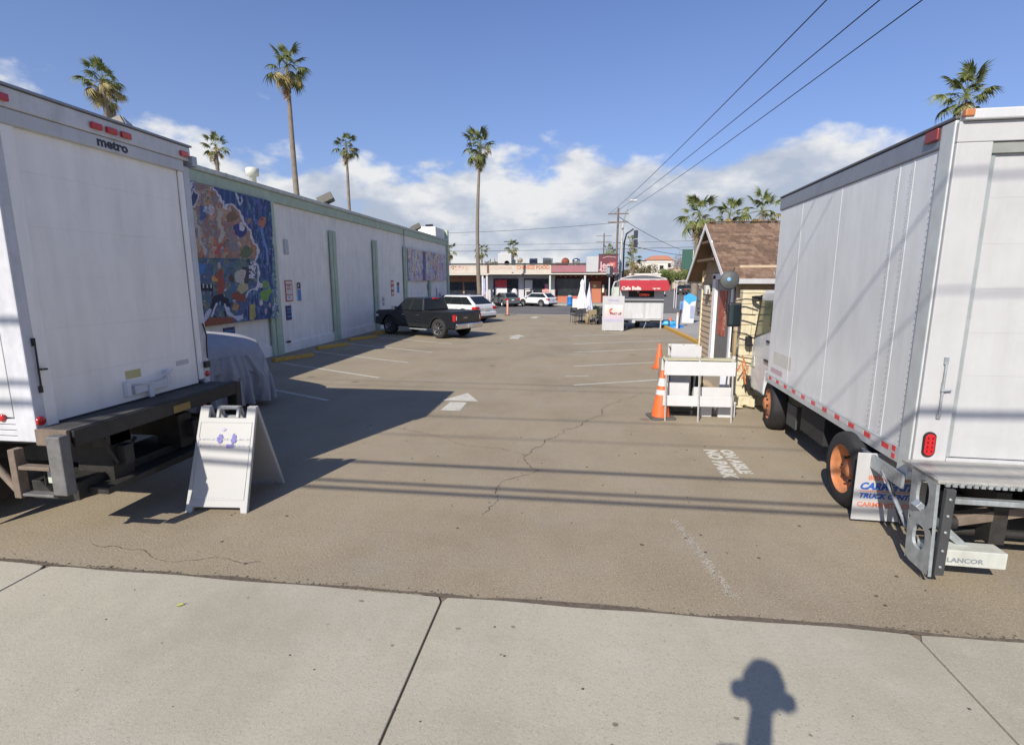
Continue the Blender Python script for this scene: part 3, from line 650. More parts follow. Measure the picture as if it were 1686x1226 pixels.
for k in range(11): box('reflector_tape', (-.0205,-.0185,.36+k*.36,.36+k*.36+.13,B0+.075,B0+.125), REDT, RT)
for k in range(11): box('reflector_tape', (-.0205,-.0185,.50+k*.36,.50+k*.36+.20,B0+.075,B0+.125), WT, RT)
for k in range(2): box('reflector_tape', (-.0205,-.0185,.24,.30,B0+.02+k*.075,B0+.07+k*.075), REDT, RT)
box('lettering_strip', (-.0048,-.0040,BL-.75,BL-.2,B0+.20,B0+.28), mat('faded_red_print', (.50,.36,.38), .5), RT)
box('side_decal', (-.0052,-.0042,BL-1.1,BL-.3,B0+.35,B0+.55), mat('pale_cream_decal', (.58,.57,.52), .5), RT)
box('corner_post', (-.022,.06,0.01,.188,B0-.1,B1-.03), POSTM, RT, .01)
box('corner_post', (BW-.06,BW+.02,.01,.188,B0-.1,B1-.03), POSTM, RT, .01)
box('rear_frame', (-.012,.25,-.03,.008,B0-.0,B1-.215), WHITE2, RT, .008)
box('rear_frame', (BW-.25,BW+.012,-.03,.008,B0,B1-.215), WHITE2, RT, .008)
box('header', (-.012,BW+.012,-.03,.008,B1-.213,B1-.055), WHITE2, RT, .006)
box('header_cap', (-.0,BW+.02,-.07,.008,B1-.053,B1+.03), WHITE, RT, .012)
for x in (.02, BW-.10): box('marker_light', (x-.03,x+.04,-.085,-.03,B1-.03,B1+.025), mat('dull_amber_lens', (.45,.17,.06), .4), RT, .01)
box('marker_light', (-.045,-.02,.20,.38,B1-.14,B1-.04), mat('dark_red_lens', (.22,.03,.03), .35), RT, .01)
for k in range(7): box('door_panel', (.25,BW-.25,.02,.055,B0+.14+k*.37,B0+.14+(k+1)*.37-.0005), WHITE2, RT, .0006)
box('door_track', (.251,.30,.009,.05,B0+.14,B1-.22), mat('track_grey', (.35,.38,.38), .5, metal=.3), RT)
box('door_top_seal', (.25,BW-.25,-.012,.018,B1-.30,B1-.216), mat('seal_grey', (.24,.25,.23), .6), RT)
box('rear_sill', (-.012,BW+.012,-.032,.008,B0-.05,B0-.004), mat('sill_white', (.6,.6,.6), .5, dirt=.3), RT, .004)
box('rear_sill', (.252,BW-.252,-.031,.008,B0+.0,B0+.137), WHITE2, RT, .004)
for x in (.10,.36,.72,1.1,1.5): box('reflector_tape', (x,x+.14,-.034,-.0315,B0+.02,B0+.048), REDT, RT)
MB().lathe([(.048,0)],4)
tl = MB(); 
pts = [(math.cos(a)*.042, (.055 if math.sin(a) > 0 else -.055)+math.sin(a)*.045) for a in [2*math.pi*k/20 for k in range(20)]]
MB().prism([(u+.095, v+1.06) for u, v in [(a*1.25, b*1.15) for a, b in pts]], -.045, -.031, 'y').build('lamp_bezel', BLACK, RT, .002)
MB().prism([(u+.095, v+1.06) for u, v in pts], -.055, -.0452, 'y').build('tail_lamp', REDL, RT, .004)
g = MB()
for i in (-.018,.018):
    for k in (-.06,-.02,.02,.06): g.box(.095+i-.006,.095+i+.006,-.058,-.0552,1.06+k-.01,1.06+k+.01)
g.build('lamp_pattern', mat('lens_dark', (.18,.005,.01), .3), RT)
MB().tube([(.135,-.05,1.32),(.135,-.05,1.80)], .009, 6).tube([(.12,-.06,1.55),(.2,-.06,1.56)], .008, 6).box(.12,.15,-.05,-.031,1.78,1.84).box(.12,.15,-.05,-.031,1.30,1.34).box(.125,.145,-.05,-.031,1.55,1.62).build('hold_bar', GALV, RT)
# liftgate: side plate with two oval holes, seen edge-on from the left
def plate_with_holes(x0, x1, parent, m):
    bm = bmesh.new(); H = []
    outer = [(-.62,.10),(-.30,.10),(-.17,.86),(-.50,.92)]
    # cut plate as strips around two holes
    def ring(cy, cz, ry, rz, n=20): return [(cy+ry*math.copysign(abs(math.cos(a))**.7, math.cos(a)), cz+rz*math.copysign(abs(math.sin(a))**.8, math.sin(a))) for a in [2*math.pi*k/n for k in range(n)]]
    mb = MB()
    def frame(y00, y01, y10, y11, z0, z1, hole):   # quad cell with hole, polar strips
        n = len(hole); cy = sum(p[0] for p in hole)/n; cz = sum(p[1] for p in hole)/n; out = []
        for (hy_, hz_) in hole:
            dy, dz = hy_-cy, hz_-cz; t = 1e9
            if dz > 1e-9: t = min(t, (z1-cz)/dz)
            if dz < -1e-9: t = min(t, (z0-cz)/dz)
            for s in (0, 1):   # sloping sides
                ya, yb = (y00, y01) if s == 0 else (y10, y11)   # at z0, z1
                k = (yb-ya)/(z1-z0); den = dy-k*dz
                if (s == 0 and den < -1e-9) or (s == 1 and den > 1e-9): t = min(t, (ya+k*(cz-z0)-cy)/den)
            out.append((cy+dy*t, cz+dz*t))
        for x in (x0, x1):
            mb.add([(x, a, b) for a, b in hole]+[(x, a, b) for a, b in out], [(i, (i+1) % n, n+(i+1) % n, n+i) for i in range(n)])
        mb.add([(x0, a, b) for a, b in hole]+[(x1, a, b) for a, b in hole], [(i, (i+1) % n, n+(i+1) % n, n+i) for i in range(n)])
    def side(z): t = (z-.10)/(.92-.10); return -.60+t*.06, -.26+t*.06
    cells = [(.10,.48,(.25,.46)),(.48,.92,(.60,.85))]
    for z0, z1, (ha, hb) in cells:
        a0, b0 = side(z0); a1, b1 = side(z1); cm = (side((ha+hb)/2)[0]+side((ha+hb)/2)[1])/2
        frame(a0, a1, b0, b1, z0, z1, ring(cm, (ha+hb)/2-.0, .085, (hb-ha)/2))
    e = [side(.10), side(.92)]
    for x in (x0,): pass
    mb.add([(x0,e[0][0],.1),(x1,e[0][0],.1),(x1,e[1][0],.92),(x0,e[1][0],.92)], [(0,1,2,3)])
    mb.add([(x0,e[0][1],.1),(x1,e[0][1],.1),(x1,e[1][1],.92),(x0,e[1][1],.92)], [(0,1,2,3)])
    return mb.build('liftgate_side_plate', m, parent)
plate_with_holes(-.10, -.075, RT, GALV)
plate_with_holes(BW+.05, BW+.075, RT, GALV)
box('dock_bumper', (-.06,.01,-.61,-.565,.12,.86), mat('bumper_rubber', (.045,.047,.05), .7, var=.25), RT, .006)
for z in (.2,.34,.5,.64,.78): disc('bolt', RT, (-.03,-.612,z), .012, 'y', GALV, .01, -1)
TREAD = mat('tread_plate', (.42,.41,.37), .5, metal=.3, var=.15, nsc=20, bump=.5, bsc=35, dirt=.3)
box('liftgate_platform', (-.10,BW+.07,-.56,-.035,.885,.915), TREAD, RT, .004)
tr = MB()
for i in range(44): tr.box(-.05+i*.05,-.02+i*.05,-.575,-.556,.87,.90)
tr.build('platform_teeth', GALV, RT)['kind'] = 'stuff'
box('platform_rail', (.05,BW-.05,-.50,-.44,.70,.745), GALV, RT, .006)
box('platform_rail', (.05,BW-.05,-.30,-.24,.80,.86), DKSTEEL, RT, .006)
box('lift_beam', (-.06,.52,-.50,-.33,.16,.30), mat('pale_beam', (.50,.52,.47), .5, dirt=.3), RT, .006)
text('lettering', 'LANCOR', .055, mat('grey_print', (.2,.22,.25), .6), RT, (.08,-.5015,.195), (R(90),0,0), 0, .002, sx=1.2)
MB().box(-.03,.03,-.04,.04,0,.62, M=Matrix.Translation((.34,-.35,.22)) @ Matrix.Rotation(R(-48),4,'Y')).build('lift_arm', GALV, RT, .005)
MB().box(-.0,1.4,-.05,.05,-.045,.045, M=Matrix.Translation((.22,-.25,.46)) @ Matrix.Rotation(R(-14),4,'Y')).build('lift_arm', RUSTY, RT, .006)
MB().tube([(.15,-.3,.46),(.22,-.3,.46)], .06, 10).build('lift_pivot', DKSTEEL, RT)
box('lift_channel', (-.05,-.02,.02,.95,B0-.19,B0-.05), GALV, RT, .006)
MB().tube([(-.04,.36,B0-.14),(-.05,-.15,.32)], .022, 6, flat=.5).build('lift_strut', GALV, RT)
MB().tube([(-.04,.2,B0-.2),(-.05,-.05,.30)], .012, 6).build('hydraulic_hose', BLACK, RT)
ms = MB().box(.35,2.0,.05,.3,.42,.58).box(.9,1.5,-.2,.05,.5,.7).box(.5,.62,-.3,.2,.28,.75).box(1.7,1.82,-.3,.2,.28,.75).tube([(.3,-.1,.3),(2.1,-.1,.3)], .04, 8); ms.build('liftgate_mechanism', DKSTEEL, RT, .006)
fr = MB().box(.62,.72,.0,BL+1.6,.55,.76).box(1.58,1.68,0,BL+1.6,.55,.76)
for k in range(8): fr.box(.05,BW-.05,.3+k*.52,.37+k*.52,.78,.90)
fr.box(.05,BW-.05,.1,BL,.9,.91)
fr.box(.2,2.1,1.12,1.28,.3,.46).box(.1,.6,2.1,2.9,.35,.72).box(1.7,2.2,2.2,3.0,.35,.72)
fr.build('chassis', UNDER, RT, .006)
box('mud_guard_plate', (.14,.17,3.2,3.6,.25,.60), mat('grey_guard', (.05,.055,.055), .6), RT, .01)
fl = box('mud_flap', (-.17,.50,.585,.597,.035,.76), WHITE2, RT, .012)
REDP = mat('flap_orange_print', (.62,.16,.08), .6); BLP = mat('flap_blue_print', (.03,.10,.42), .6)
text('lettering', '800-821-5004', .072, REDP, fl, (-.05,.584,.475), (R(90),0,0), 0, .002)
text('lettering', 'CARMENITA', .10, BLP, fl, (-.125,.584,.375), (R(90),0,0), 0, .005, shear=.3, sx=1.0)
box('print_rule', (-.12,.46,.5835,.5845,.352,.360), REDP, fl)
text('lettering', 'TRUCK CENTER', .072, BLP, fl, (-.125,.584,.280), (R(90),0,0), 0, .004, shear=.3, sx=1.05)
text('lettering', 'CARMENITA.COM', .072, REDP, fl, (-.13,.584,.185), (R(90),0,0), 0, .002)
box('mud_flap', (1.75,2.35,.585,.597,.035,.76), WHITE2, RT, .012)
for x, s in ((.01,-1),(.29,-1),(BW-.36,1),(BW-.08,1)): wheel('wheel', RT, (x,1.06,.42), .42, .24, ORW, s, .64, style='truck_rear')
for x, s in ((.16,-1),(BW-.16,1)):
    w_ = wheel('wheel', RT, (x,4.22,.42), .42, .24, ORW, s, .60, style='truck_front'); w_.rotation_euler = (0,0,R(-6))
# cab: side outline (y, z), arch over the wheel
CP = [(4.40,.62),(3.95,.62),(3.95,.40)]
cabo = [(3.95,.75),(3.97,.92),(4.12,1.02),(4.34,1.06),(4.56,1.02),(4.74,.88),(4.80,.66),(4.82,.42),(5.70,.40),(5.80,.55),(5.82,1.25),(5.74,1.45),(5.36,2.50),(5.2,2.58),(4.42,2.60),(4.40,1.30),(3.97,1.28)]
cabo = [(4.46,.98),(4.60,.99),(4.74,.88),(4.80,.66),(4.82,.42),(5.60,.40),(5.70,.55),(5.72,1.20),(5.64,1.40),(5.34,2.22),(5.2,2.30),(4.48,2.32)]
CW = mat('cab_white', (.62,.63,.64), .3, var=.03, coat=.3)
MB().prism(cabo, .12, BW-.12, 'x').build('cab', CW, RT, .05, 3)
MB().prism([(4.20,1.02),(4.46,1.06),(4.46,1.3),(4.15,1.3)], .14, BW-.14, 'x').build('cab_rear_fender', CW, RT, .01)
for x0, x1 in ((.110,.118),(BW-.118,BW-.110)):
    MB().prism([(5.50,1.42),(5.26,2.12),(4.62,2.14),(4.62,1.62)], x0, x1, 'x').build('side_window', mat('cab_glass', (.10,.11,.05), .08, spec=.9), RT)
MB().add([(.22,5.70,1.36),(BW-.22,5.70,1.36),(BW-.26,5.37,2.22),(.26,5.37,2.22)], [(0,1,2,3)]).build('windscreen', GLASS, RT)
MB().prism([(5.52,1.40),(5.56,1.40),(5.30,2.16),(5.26,2.16)], .100, .109, 'x').build('window_pillar', BLACK, RT)
box('front_bumper', (.08,BW-.08,5.62,5.86,.36,.62), BLACK, RT, .03)
box('cab_step', (.10,.3,4.85,5.3,.38,.44), BLACK, RT, .01)
box('corner_light', (.095,.119,5.42,5.6,.86,1.04), mat('lens_clear', (.5,.5,.45), .2), RT, .01)
box('door_handle', (.095,.119,4.66,4.80,1.40,1.44), BLACK, RT, .006)
MB().prism([(4.50,1.3),(4.52,1.3),(4.56,2.2),(4.54,2.2)], .112, .119, 'x').build('door_seam', BLACK, RT)
disc('beacon', RT, (.5,4.9,2.34), .06, 'z', mat('beacon_orange', (.8,.12,.02), .3), .09)
box('deflector', (.3,.9,4.6,5.1,2.30,2.345), mat('pale_teal_plastic', (.45,.55,.52), .4), RT, .01)
box('wheel_arch_trim', (.09,.119,4.0,4.85,1.06,1.10), BLACK, RT, .01)
# mirrors on arms
ar = MB(); ar.tube([(.12,5.55,2.12),(-.1,5.62,2.13),(-.28,5.66,2.09)], .014, 6).tube([(.10,5.58,1.83),(-.1,5.64,1.84),(-.28,5.66,1.84)], .014, 6).tube([(.12,5.60,1.38),(-.02,5.64,1.46),(-.15,5.66,1.48),(-.28,5.66,1.50)], .014, 6).tube([(-.28,5.66,1.1),(-.28,5.66,2.45)], .016, 6).tube([(.12,5.66,.98),(-.1,5.7,1.0),(-.28,5.66,1.12)], .012, 6)
ar.build('mirror_arm', BLACK, RT)
MB().box(-.40,-.16,5.56,5.66,1.60,2.06).build('mirror', BLACK, RT, .035, 3)
MB().box(-.38,-.18,5.552,5.559,1.64,2.02).build('mirror_glass', mat('mirror_glass_dark', (.10,.14,.15), .05, metal=.9, var=.02), RT, .01)
MB().lathe([(.17,.05),(.175,0),(.15,-.03),(0,-.045)], 28, (-.42,5.55,2.48), 'y').build('convex_mirror', mat('convex_mirror_grey', (.085,.09,.09), .65), RT)
MB().lathe([(.035,-.047),(.02,-.052),(0,-.054)], 16, (-.44,5.55,2.50), 'y').build('mirror_spot', mat('spot_blue', (.2,.45,.8), .3), RT)  # small blue disc on the face of the convex mirror
MB().tube([(-.42,5.6,2.48),(-.28,5.66,2.40)], .014, 6).tube([(-.42,5.58,2.5),(-.33,5.6,2.72)], .012, 6).build('mirror_arm', BLACK, RT)
MB().box(-.02,.10,5.64,5.74,1.22,1.42).build('side_mirror', BLACK, RT, .03, 3)
MB().lathe([(.16,.02),(.15,-.03),(.09,-.05)], 24, (.2,5.70,2.16), 'z').lathe([(.16,.02),(.10,.03)], 24, (.2,5.70,2.16), 'z').build('look_down_mirror', BLACK, RT)
MB().tube([(.2,5.70,2.16),(.40,5.4,2.25)], .04, 8).build('mirror_arm', BLACK, RT)

# ------------------------------------------------------------------ A-frame sign
PLW = mat('sandwich_board_plastic', (.38,.38,.37), .5, var=.03)
AF = thing('sandwich_board', 'white plastic folding A-frame sign with faded stickers in front of left truck', 'sign', (-3.92, 5.31, 0), 5)
def aface(s, name):
    # one leaf, hinged at top; built flat in x/z then tilted
    H = 1.17; tilt = math.atan2(.45, 1.15); M_ = Matrix.Translation((0, s*.45, 0)) @ Matrix.Rotation(s*tilt, 4, 'X') 
    def P(u, v, d): return M_ @ Vector((u, d*s, v))
    mb = MB(); w = .345
    out = [(-w,0),(-w+.07,0),(-w+.085,.06),(w-.085,.06),(w-.07,0),(w,0),(w-.025,H),(w-.13,H),(w-.13,H-.13),(.13,H-.13),(-.13,H-.13),(-w+.13,H-.13),(-w+.13,H),(-w+.025,H)]
    n = len(out); mb.add([P(u,v,0) for u,v in out]+[P(u,v,-.045) for u,v in out], [tuple(range(n)), tuple(range(n,2*n))[::-1]]+[(i,(i+1)%n,n+(i+1)%n,n+i) for i in range(n)])
    leaf = mb.build(name, PLW, AF, .008)
    hm = MB()
    for (u0,v0,u1,v1) in ((-.13,H-.13,-.095,H+.0),(.095,H-.13,.13,H+.0),(-.13,H-.035,.13,H)):
        vs = [P(u0,v0,.0),P(u1,v0,.0),P(u1,v1,.0),P(u0,v1,.0),P(u0,v0,-.04),P(u1,v0,-.04),P(u1,v1,-.04),P(u0,v1,-.04)]
        hm.add(vs, [(0,1,2,3),(4,5,6,7),(0,1,5,4),(1,2,6,5),(2,3,7,6),(3,0,4,7)])
    hm.build('handle', PLW, leaf, .008)
    def patch(nm, u0, u1, v0, v1, m, d=.003):
        q = [P(u0,v0,d),P(u1,v0,d),P(u1,v1,d),P(u0,v1,d)]; MB().add(q, [(0,1,2,3)]).build(nm, m, leaf)
    return leaf, patch, P
lf, patch, P1 = aface(-1, 'front_leaf')
# recessed panel border ridges
rid = MB()
for (u0,u1,v0,v1) in ((-.29,.29,.14,.148),(-.29,.29,.985,.993),(-.297,-.29,.14,.99),(.29,.297,.14,.99)):
    q = [P1(u0,v0,.006),P1(u1,v0,.006),P1(u1,v1,.006),P1(u0,v1,.006),P1(u0,v0,-.01),P1(u1,v0,-.01),P1(u1,v1,-.01),P1(u0,v1,-.01)]
    rid.add(q, [(0,1,2,3),(4,5,6,7),(0,1,5,4),(1,2,6,5),(2,3,7,6),(3,0,4,7)])
rid.build('panel_ridge', PLW, lf)
grey_m = mat('faint_grey', (.42,.43,.46), .7, var=.3, nsc=60); vio = mat('faded_violet_print', (.16,.15,.38), .7, var=.4, nsc=50); pk = mat('faded_pink_print', (.50,.35,.36), .7, var=.3, nsc=50)
for v in (.80, .725):  # two rows of short grey dashes across the front leaf
    u = -.29
    while u < .28:
        w_ = random.uniform(.012,.05); patch('faint_marks', u, min(u+w_,.285), v-.010, v+.008, grey_m, .0075); u += w_+random.uniform(.006,.02)
def blob(cx, cz, rx, rz, m, d):
    n = 22; q = [P1(cx+rx*math.cos(2*math.pi*k/n)*(1+random.uniform(-.35,.25)), cz+rz*math.sin(2*math.pi*k/n)*(1+random.uniform(-.35,.25)), d) for k in range(n)]
    MB().add(q, [tuple(range(n))]).build('faded_sticker', m, lf)
blob(-.05,.80,.034,.05,vio,.009); blob(.11,.80,.032,.055,vio,.009); blob(.075,.722,.05,.024,vio,.0095); blob(-.02,.905,.028,.016,mat('faded_lilac_print',(.38,.38,.55),.7),.009); blob(.01,.725,.035,.010,pk,.009)
for k in range(14): patch('faint_marks', -.25+k*.028, -.235+k*.028, .165, .172, mat('pale_grey_print', (.55,.56,.6), .7), .009)
patch('side_fold_line', -.302, -.300, .1, .95, grey_m, .009)
rlf, rp, P2 = aface(1, 'rear_leaf')
patch = rp
MB().tube([(-.2,-.2,.6),(-.2,.2,.6)], .006, 6).build('spreader', GALV, AF)

# ------------------------------------------------------------------ covered car + striped post behind truck
CC = thing('covered_car', 'car under a draped grey fabric cover beside the white wall', 'covered car', (-6.50, 8.98, 0), 180-27)
# local: rear at x=0, nose to +x
CLOTH = mat('grey_car_cover', (.36,.355,.37), .8, var=.12, nsc=4, bump=.6, bsc=14, dirt=.15)
n_s, n_r = 70, 96; v = []; f = []
def prof(x):
    # height and half width along length 0..4.5
    top = [(0,.78),(.05,1.02),(.18,1.26),(.45,1.38),(1.0,1.44),(1.9,1.43),(2.5,1.34),(3.1,1.08),(3.8,.95),(4.3,.82),(4.5,.5)]
    for (a, h0), (b, h1) in zip(top[:-1], top[1:]):
        if x <= b: t = (x-a)/(b-a); t = t*t*(3-2*t); return h0+(h1-h0)*t
    return .5
for i in range(n_s+1):
    x = 4.5*i/n_s; h = prof(x); e = min(1, (x/.55)**.5 if x < .55 else 1)*min(1, ((4.5-x)/.7)**.45 if x > 3.8 else 1)
    hw = .93*max(.0, .62+.38*e) if x < 4.49 else .5
    for j in range(n_r+1):
        a = -1+2*j/n_r; s = abs(a); sg = 1 if a > 0 else -1
        # superellipse-ish section: top flat then down the side to hem
        if s < .5: yy = hw*.86*(s/.5); zz = h-.10*(s/.5)**3
        else:
            t = (s-.5)/.5; yy = hw*(.86+.14*math.sin(min(1,t*1.6)*math.pi/2)); zz = (h-.10)*(1-t)+.16*t
            fold = -.09*t*(1-abs(math.sin(x*2.9+.8*t)))**3+.075*t*(math.sin(x*5.3+t*3.0+sg)+.6*math.sin(x*11.1-2*t)+.35*math.sin(x*23+4*t))
            yy += fold
            if x < .2: yy += .02*math.sin(a*30)
        v.append((x+.03*math.sin(a*14+x)*(zz < h-.2), sg*yy, max(.10, zz)))
for i in range(n_s):
    for j in range(n_r): k = i*(n_r+1)+j; f.append((k, k+1, k+n_r+2, k+n_r+1))
MB().add(v, f, True).build('fabric_cover', CLOTH, CC)
# rear drape: hanging sheet with deep folds
v = []; f = []; nu, nv = 90, 26
for j in range(nv+1):
    t = j/nv; zz = .98*(1-t)+.12*t if True else 0
    for i in range(nu+1):
        a = -1+2*i/nu; yy = a*(.60+.28*min(1,t*2.2)); hh = zz+(.08)*(1-abs(a)**3)*(1-t)
        cr_ = .10*(1-abs(math.sin(a*5.5+.6+.5*t)))**3+.07*(1-abs(math.sin(a*9.7-1.1*t)))**4
        xx = cr_*(.35+t)-.05-.11*math.sin(min(1,t*1.5)*math.pi/2)+.30*(abs(a)**4)*(1-.3*t)-.085*(.3+t)*(math.sin(a*9+1.2+t*1.5)+.7*math.sin(a*17.5+t)+.4*math.sin(a*31))
        v.append((xx+.07, yy, hh))
for j in range(nv):
    for i in range(nu): k = j*(nu+1)+i; f.append((k, k+1, k+nu+2, k+nu+1))
MB().add(v, f, True).build('rear_drape', CLOTH, CC)
MB().box(.25,4.2,-.75,.75,.25,.75).build('car_body_beneath', UNDER, CC, .1)
for x, y in ((.85,-.72),(.85,.72),(3.5,-.72),(3.5,.72)):
    w_ = wheel('w', CC, (x,y,.33), .33, .2, GALV, -1 if y > 0 else 1, .6); w_.rotation_euler = (0,0,R(90)); w_.name = 'wheel'
box('tail_light_glint', (-.115,-.10,-.08,.12,.60,.66), mat('faint_red_mark', (.30,.18,.18), .7), CC)
dp = thing('delineator_post', 'red and white striped post behind the left truck dock step', 'post', (-6.55, 8.25, 0))
for k in range(6): MB().lathe([(.07,k*.13),(.07,k*.13+.129)], 16).build('post_band', [REDT, WT][k % 2], dp)
MB().lathe([(.2,0),(.2,.04),(.08,.05),(.07,.0)], 16).lathe([(.07,.78),(.04,.80),(0,.80)], 16).build('base', BLACK, dp)

# ------------------------------------------------------------------ cars
def car(label, loc, rz, paint, kind='suv', group=None, name='parked_car', cat='car', seg='SUV'):
    """local: nose +x, wheels on z=0"""
    t = thing(name, label, cat, loc, rz, group); L_ = 4.65; wb = 2.75
    if kind == 'pickup': L_, wb = 5.4, 3.25
    xr, xf = -wb/2, wb/2; back = xr-(.95 if kind != 'pickup' else 1.0); front = xf+(.92 if kind != 'pickup' else .95)
    wr_, hw = (.37, .93) if kind != 'pickup' else (.44, .94)
    if kind == 'sedan': wr_ = .33; hw = .9
    zb = .30 if kind != 'pickup' else .48; belt = {'suv': 1.0, 'pickup': 1.18, 'sedan': .92}[kind]
    def arch(cx, r): return [(cx+r*math.cos(a), wr_+.0+r*math.sin(a)) for a in [math.pi*k/10 for k in range(0, 11)]]
    ra = wr_+.06
    low = [(back+.02, zb+.12), (back+.10, zb)]
    ar = [(p[0], max(zb, p[1])) for p in arch(xr, ra)][::-1]; af = [(p[0], max(zb, p[1])) for p in arch(xf, ra)][::-1]
    low += ar+[(xr+ra+.02, zb)]+[(xf-ra-.02, zb)]+af+[(front-.08, zb), (front, zb+.14)]
    if kind == 'suv': up = [(front+.01, belt-.30), (front-.12, belt-.12), (xf+.05, belt+.0), (xf-.42, belt+.06), (back+.02, belt+.06), (back-.03, belt-.15), (back, zb+.3)]
    elif kind == 'sedan': up = [(front, belt-.26), (front-.2, belt-.12), (xf-.3, belt), (back+.15, belt+.02), (back-.02, belt-.1), (back, zb+.3)]
    else: up = [(front+.02, belt-.36), (front-.02, belt-.12), (front-.22, belt-.02), (xf-.38, belt+.03), (.0, belt+.0), (back+.0, belt-.02), (back, zb+.25)]
    MB().prism(low+up, -hw, hw, 'y').build('body', paint, t, .055, 3)
    box('underbody', (back+.15,front-.15,-hw+.12,hw-.12,zb-.06,belt-.25), UNDER, t)
    # greenhouse
    if kind == 'suv': gh = dict(b0=back+.05, b1=xf-.32, t0=back+.80, t1=xf-1.12, z0=belt+.04, z1=1.57)
    elif kind == 'sedan': gh = dict(b0=back+.55, b1=xf-.25, t0=back+1.15, t1=xf-1.0, z0=belt, z1=1.42)
    else: gh = dict(b0=-.70, b1=xf-.30, t0=-.58, t1=xf-.98, z0=belt, z1=1.78)
    g = gh; wb_, wt = hw-.05, hw-.24
    V = [(g['b0'],-wb_,g['z0']),(g['b1'],-wb_,g['z0']),(g['b1'],wb_,g['z0']),(g['b0'],wb_,g['z0']),(g['t0'],-wt,g['z1']),(g['t1'],-wt,g['z1']),(g['t1'],wt,g['z1']),(g['t0'],wt,g['z1'])]
    MB().add(V, [(0,3,2,1),(4,5,6,7),(0,1,5,4),(1,2,6,5),(2,3,7,6),(3,0,4,7)]).build('cabin', paint, t, .07, 3)
    def lerp(a, b, k): return a+(b-a)*k
    def sidept(u, k, s, off=.008):
        x = lerp(lerp(g['b0'],g['b1'],u), lerp(g['t0'],g['t1'],u), k); y = lerp(wb_, wt, k)+off; return (x, s*y, lerp(g['z0'], g['z1'], k))
    wins = [(.05,.28),(.295,.595),(.61,.94)] if kind == 'suv' else [(.05,.46),(.51,.92)]
    for s in (-1, 1):
        MB().add([sidept(wins[0][0]+.01,.075,s,.003), sidept(wins[-1][1]-.01,.075,s,.003), sidept(wins[-1][1]*.985,.84,s,.003), sidept(wins[0][0]+.03,.84,s,.003)], [(0,1,2,3)]).build('window_surround', BLACK, t)
        for a, b in wins: MB().add([sidept(a,.06,s), sidept(b,.06,s), sidept(b*.99,.86,s), sidept(a*1.01+.01,.86,s)], [(0,1,2,3)]).build('side_window', GLASS, t)
    def endpt(b, tt, k, y, off):
        return (lerp(b, tt, k)+off, y*lerp(wb_, wt, k), lerp(g['z0'], g['z1'], k))
    for b, tt, off, nm in ((g['b1'], g['t1'], .012, 'windscreen'), (g['b0'], g['t0'], -.012, 'rear_window')):
        MB().add([endpt(b,tt,.10,-.86,off), endpt(b,tt,.10,.86,off), endpt(b,tt,.90,.84,off), endpt(b,tt,.90,-.84,off)], [(0,1,2,3)]).build(nm, GLASS, t)
    # trim
    for s in (-1, 1):
        xs = [(g['b1']+g['b0'])/2-.05, g['b1']-.25]
        for x in ([-.62, .28, 1.18] if kind == 'pickup' else [-.85, .12, .98]):
            box('door_seam', (x-.006,x+.006,min(s*(hw-.002),s*(hw+.003)),max(s*(hw-.002),s*(hw+.003)),zb+.15,belt-.03), BLACK, t)
        for x in ([-.45, .5] if kind == 'pickup' else [-.65, .3]):
            box('door_handle', (x,x+.18,min(s*(hw-.0),s*(hw+.035)),max(s*(hw-.0),s*(hw+.035)),belt-.20,belt-.16), CHROME if kind == 'pickup' else paint, t, .01)
        box('side_mirror', (xf-.62,xf-.42,min(s*(hw-.02),s*(hw+.2)),max(s*(hw-.02),s*(hw+.2)),belt+.02,belt+.2), CHROME if kind == 'pickup' else paint, t, .03)
        box('sill_trim', (xr+ra+.08,xf-ra-.08,min(s*(hw-.04),s*(hw+.012)),max(s*(hw-.04),s*(hw+.012)),zb-.02,zb+.12), BLACK, t, .01)
        for cx in (xr, xf):
            o = wheel('wheel', t, (cx, s*(hw-.13), wr_), wr_, .25, mat('alloy_rim', (.42,.42,.43), .3, metal=.7) if kind != 'pickup' else mat('dark_rim', (.16,.16,.17), .35, metal=.6), -s if False else (1 if s < 0 else -1), .66, 8)
            o.rotation_euler = (0,0,R(-90))
            # arch lip
            A = [math.pi*k/14 for k in range(15)]; ri, ro = ra-.01, ra+.05; m = MB()
            vv = []; ff = []
            for a in A: vv += [(cx+ri*math.cos(a), s*(hw+.006), max(zb,wr_+ri*math.sin(a))), (cx+ro*math.cos(a), s*(hw+.006), max(zb,wr_+ro*math.sin(a)))]
            for k in range(14): ff.append((2*k,2*k+1,2*k+3,2*k+2))
            m.add(vv, ff).build('arch_trim', BLACK if kind != 'sedan' else paint, t)
    # rear
    if kind == 'pickup':
        box('tailgate', (back-.035,back-.002,-hw+.14,hw-.14,zb+.30,belt-.04), paint, t, .02)
        text('lettering', 'G M C', .1, CHROME, t, (back-.037,.35,zb+.42), (R(90),0,R(-90)), 0, .003)
        box('rear_bumper', (back-.15,back-.0,-hw+.02,hw-.02,zb-.02,zb+.22), CHROME, t, .04)
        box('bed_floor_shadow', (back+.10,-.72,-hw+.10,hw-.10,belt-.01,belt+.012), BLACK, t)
        for s in (-1,1): box('bed_rail', (back+.02,-.66,min(s*(hw-.10),s*hw),max(s*(hw-.10),s*hw),belt-.02,belt+.035), BLACK, t, .01)
        for s in (-1,1): box('tail_light', (back-.03,back+.10,min(s*(hw-.16),s*(hw+.006)),max(s*(hw-.16),s*(hw+.006)),zb+.32,belt-.10), REDL, t, .02)
        for s in (-1,1): box('reverse_light', (back-.036,back-.02,min(s*(hw-.15),s*(hw-.10)),max(s*(hw-.15),s*(hw-.10)),zb+.36,belt-.16), WN, t, .005)
        box('high_brake_light', (-.68,-.56,-.18,.18,1.70,1.76), REDL, t, .01)
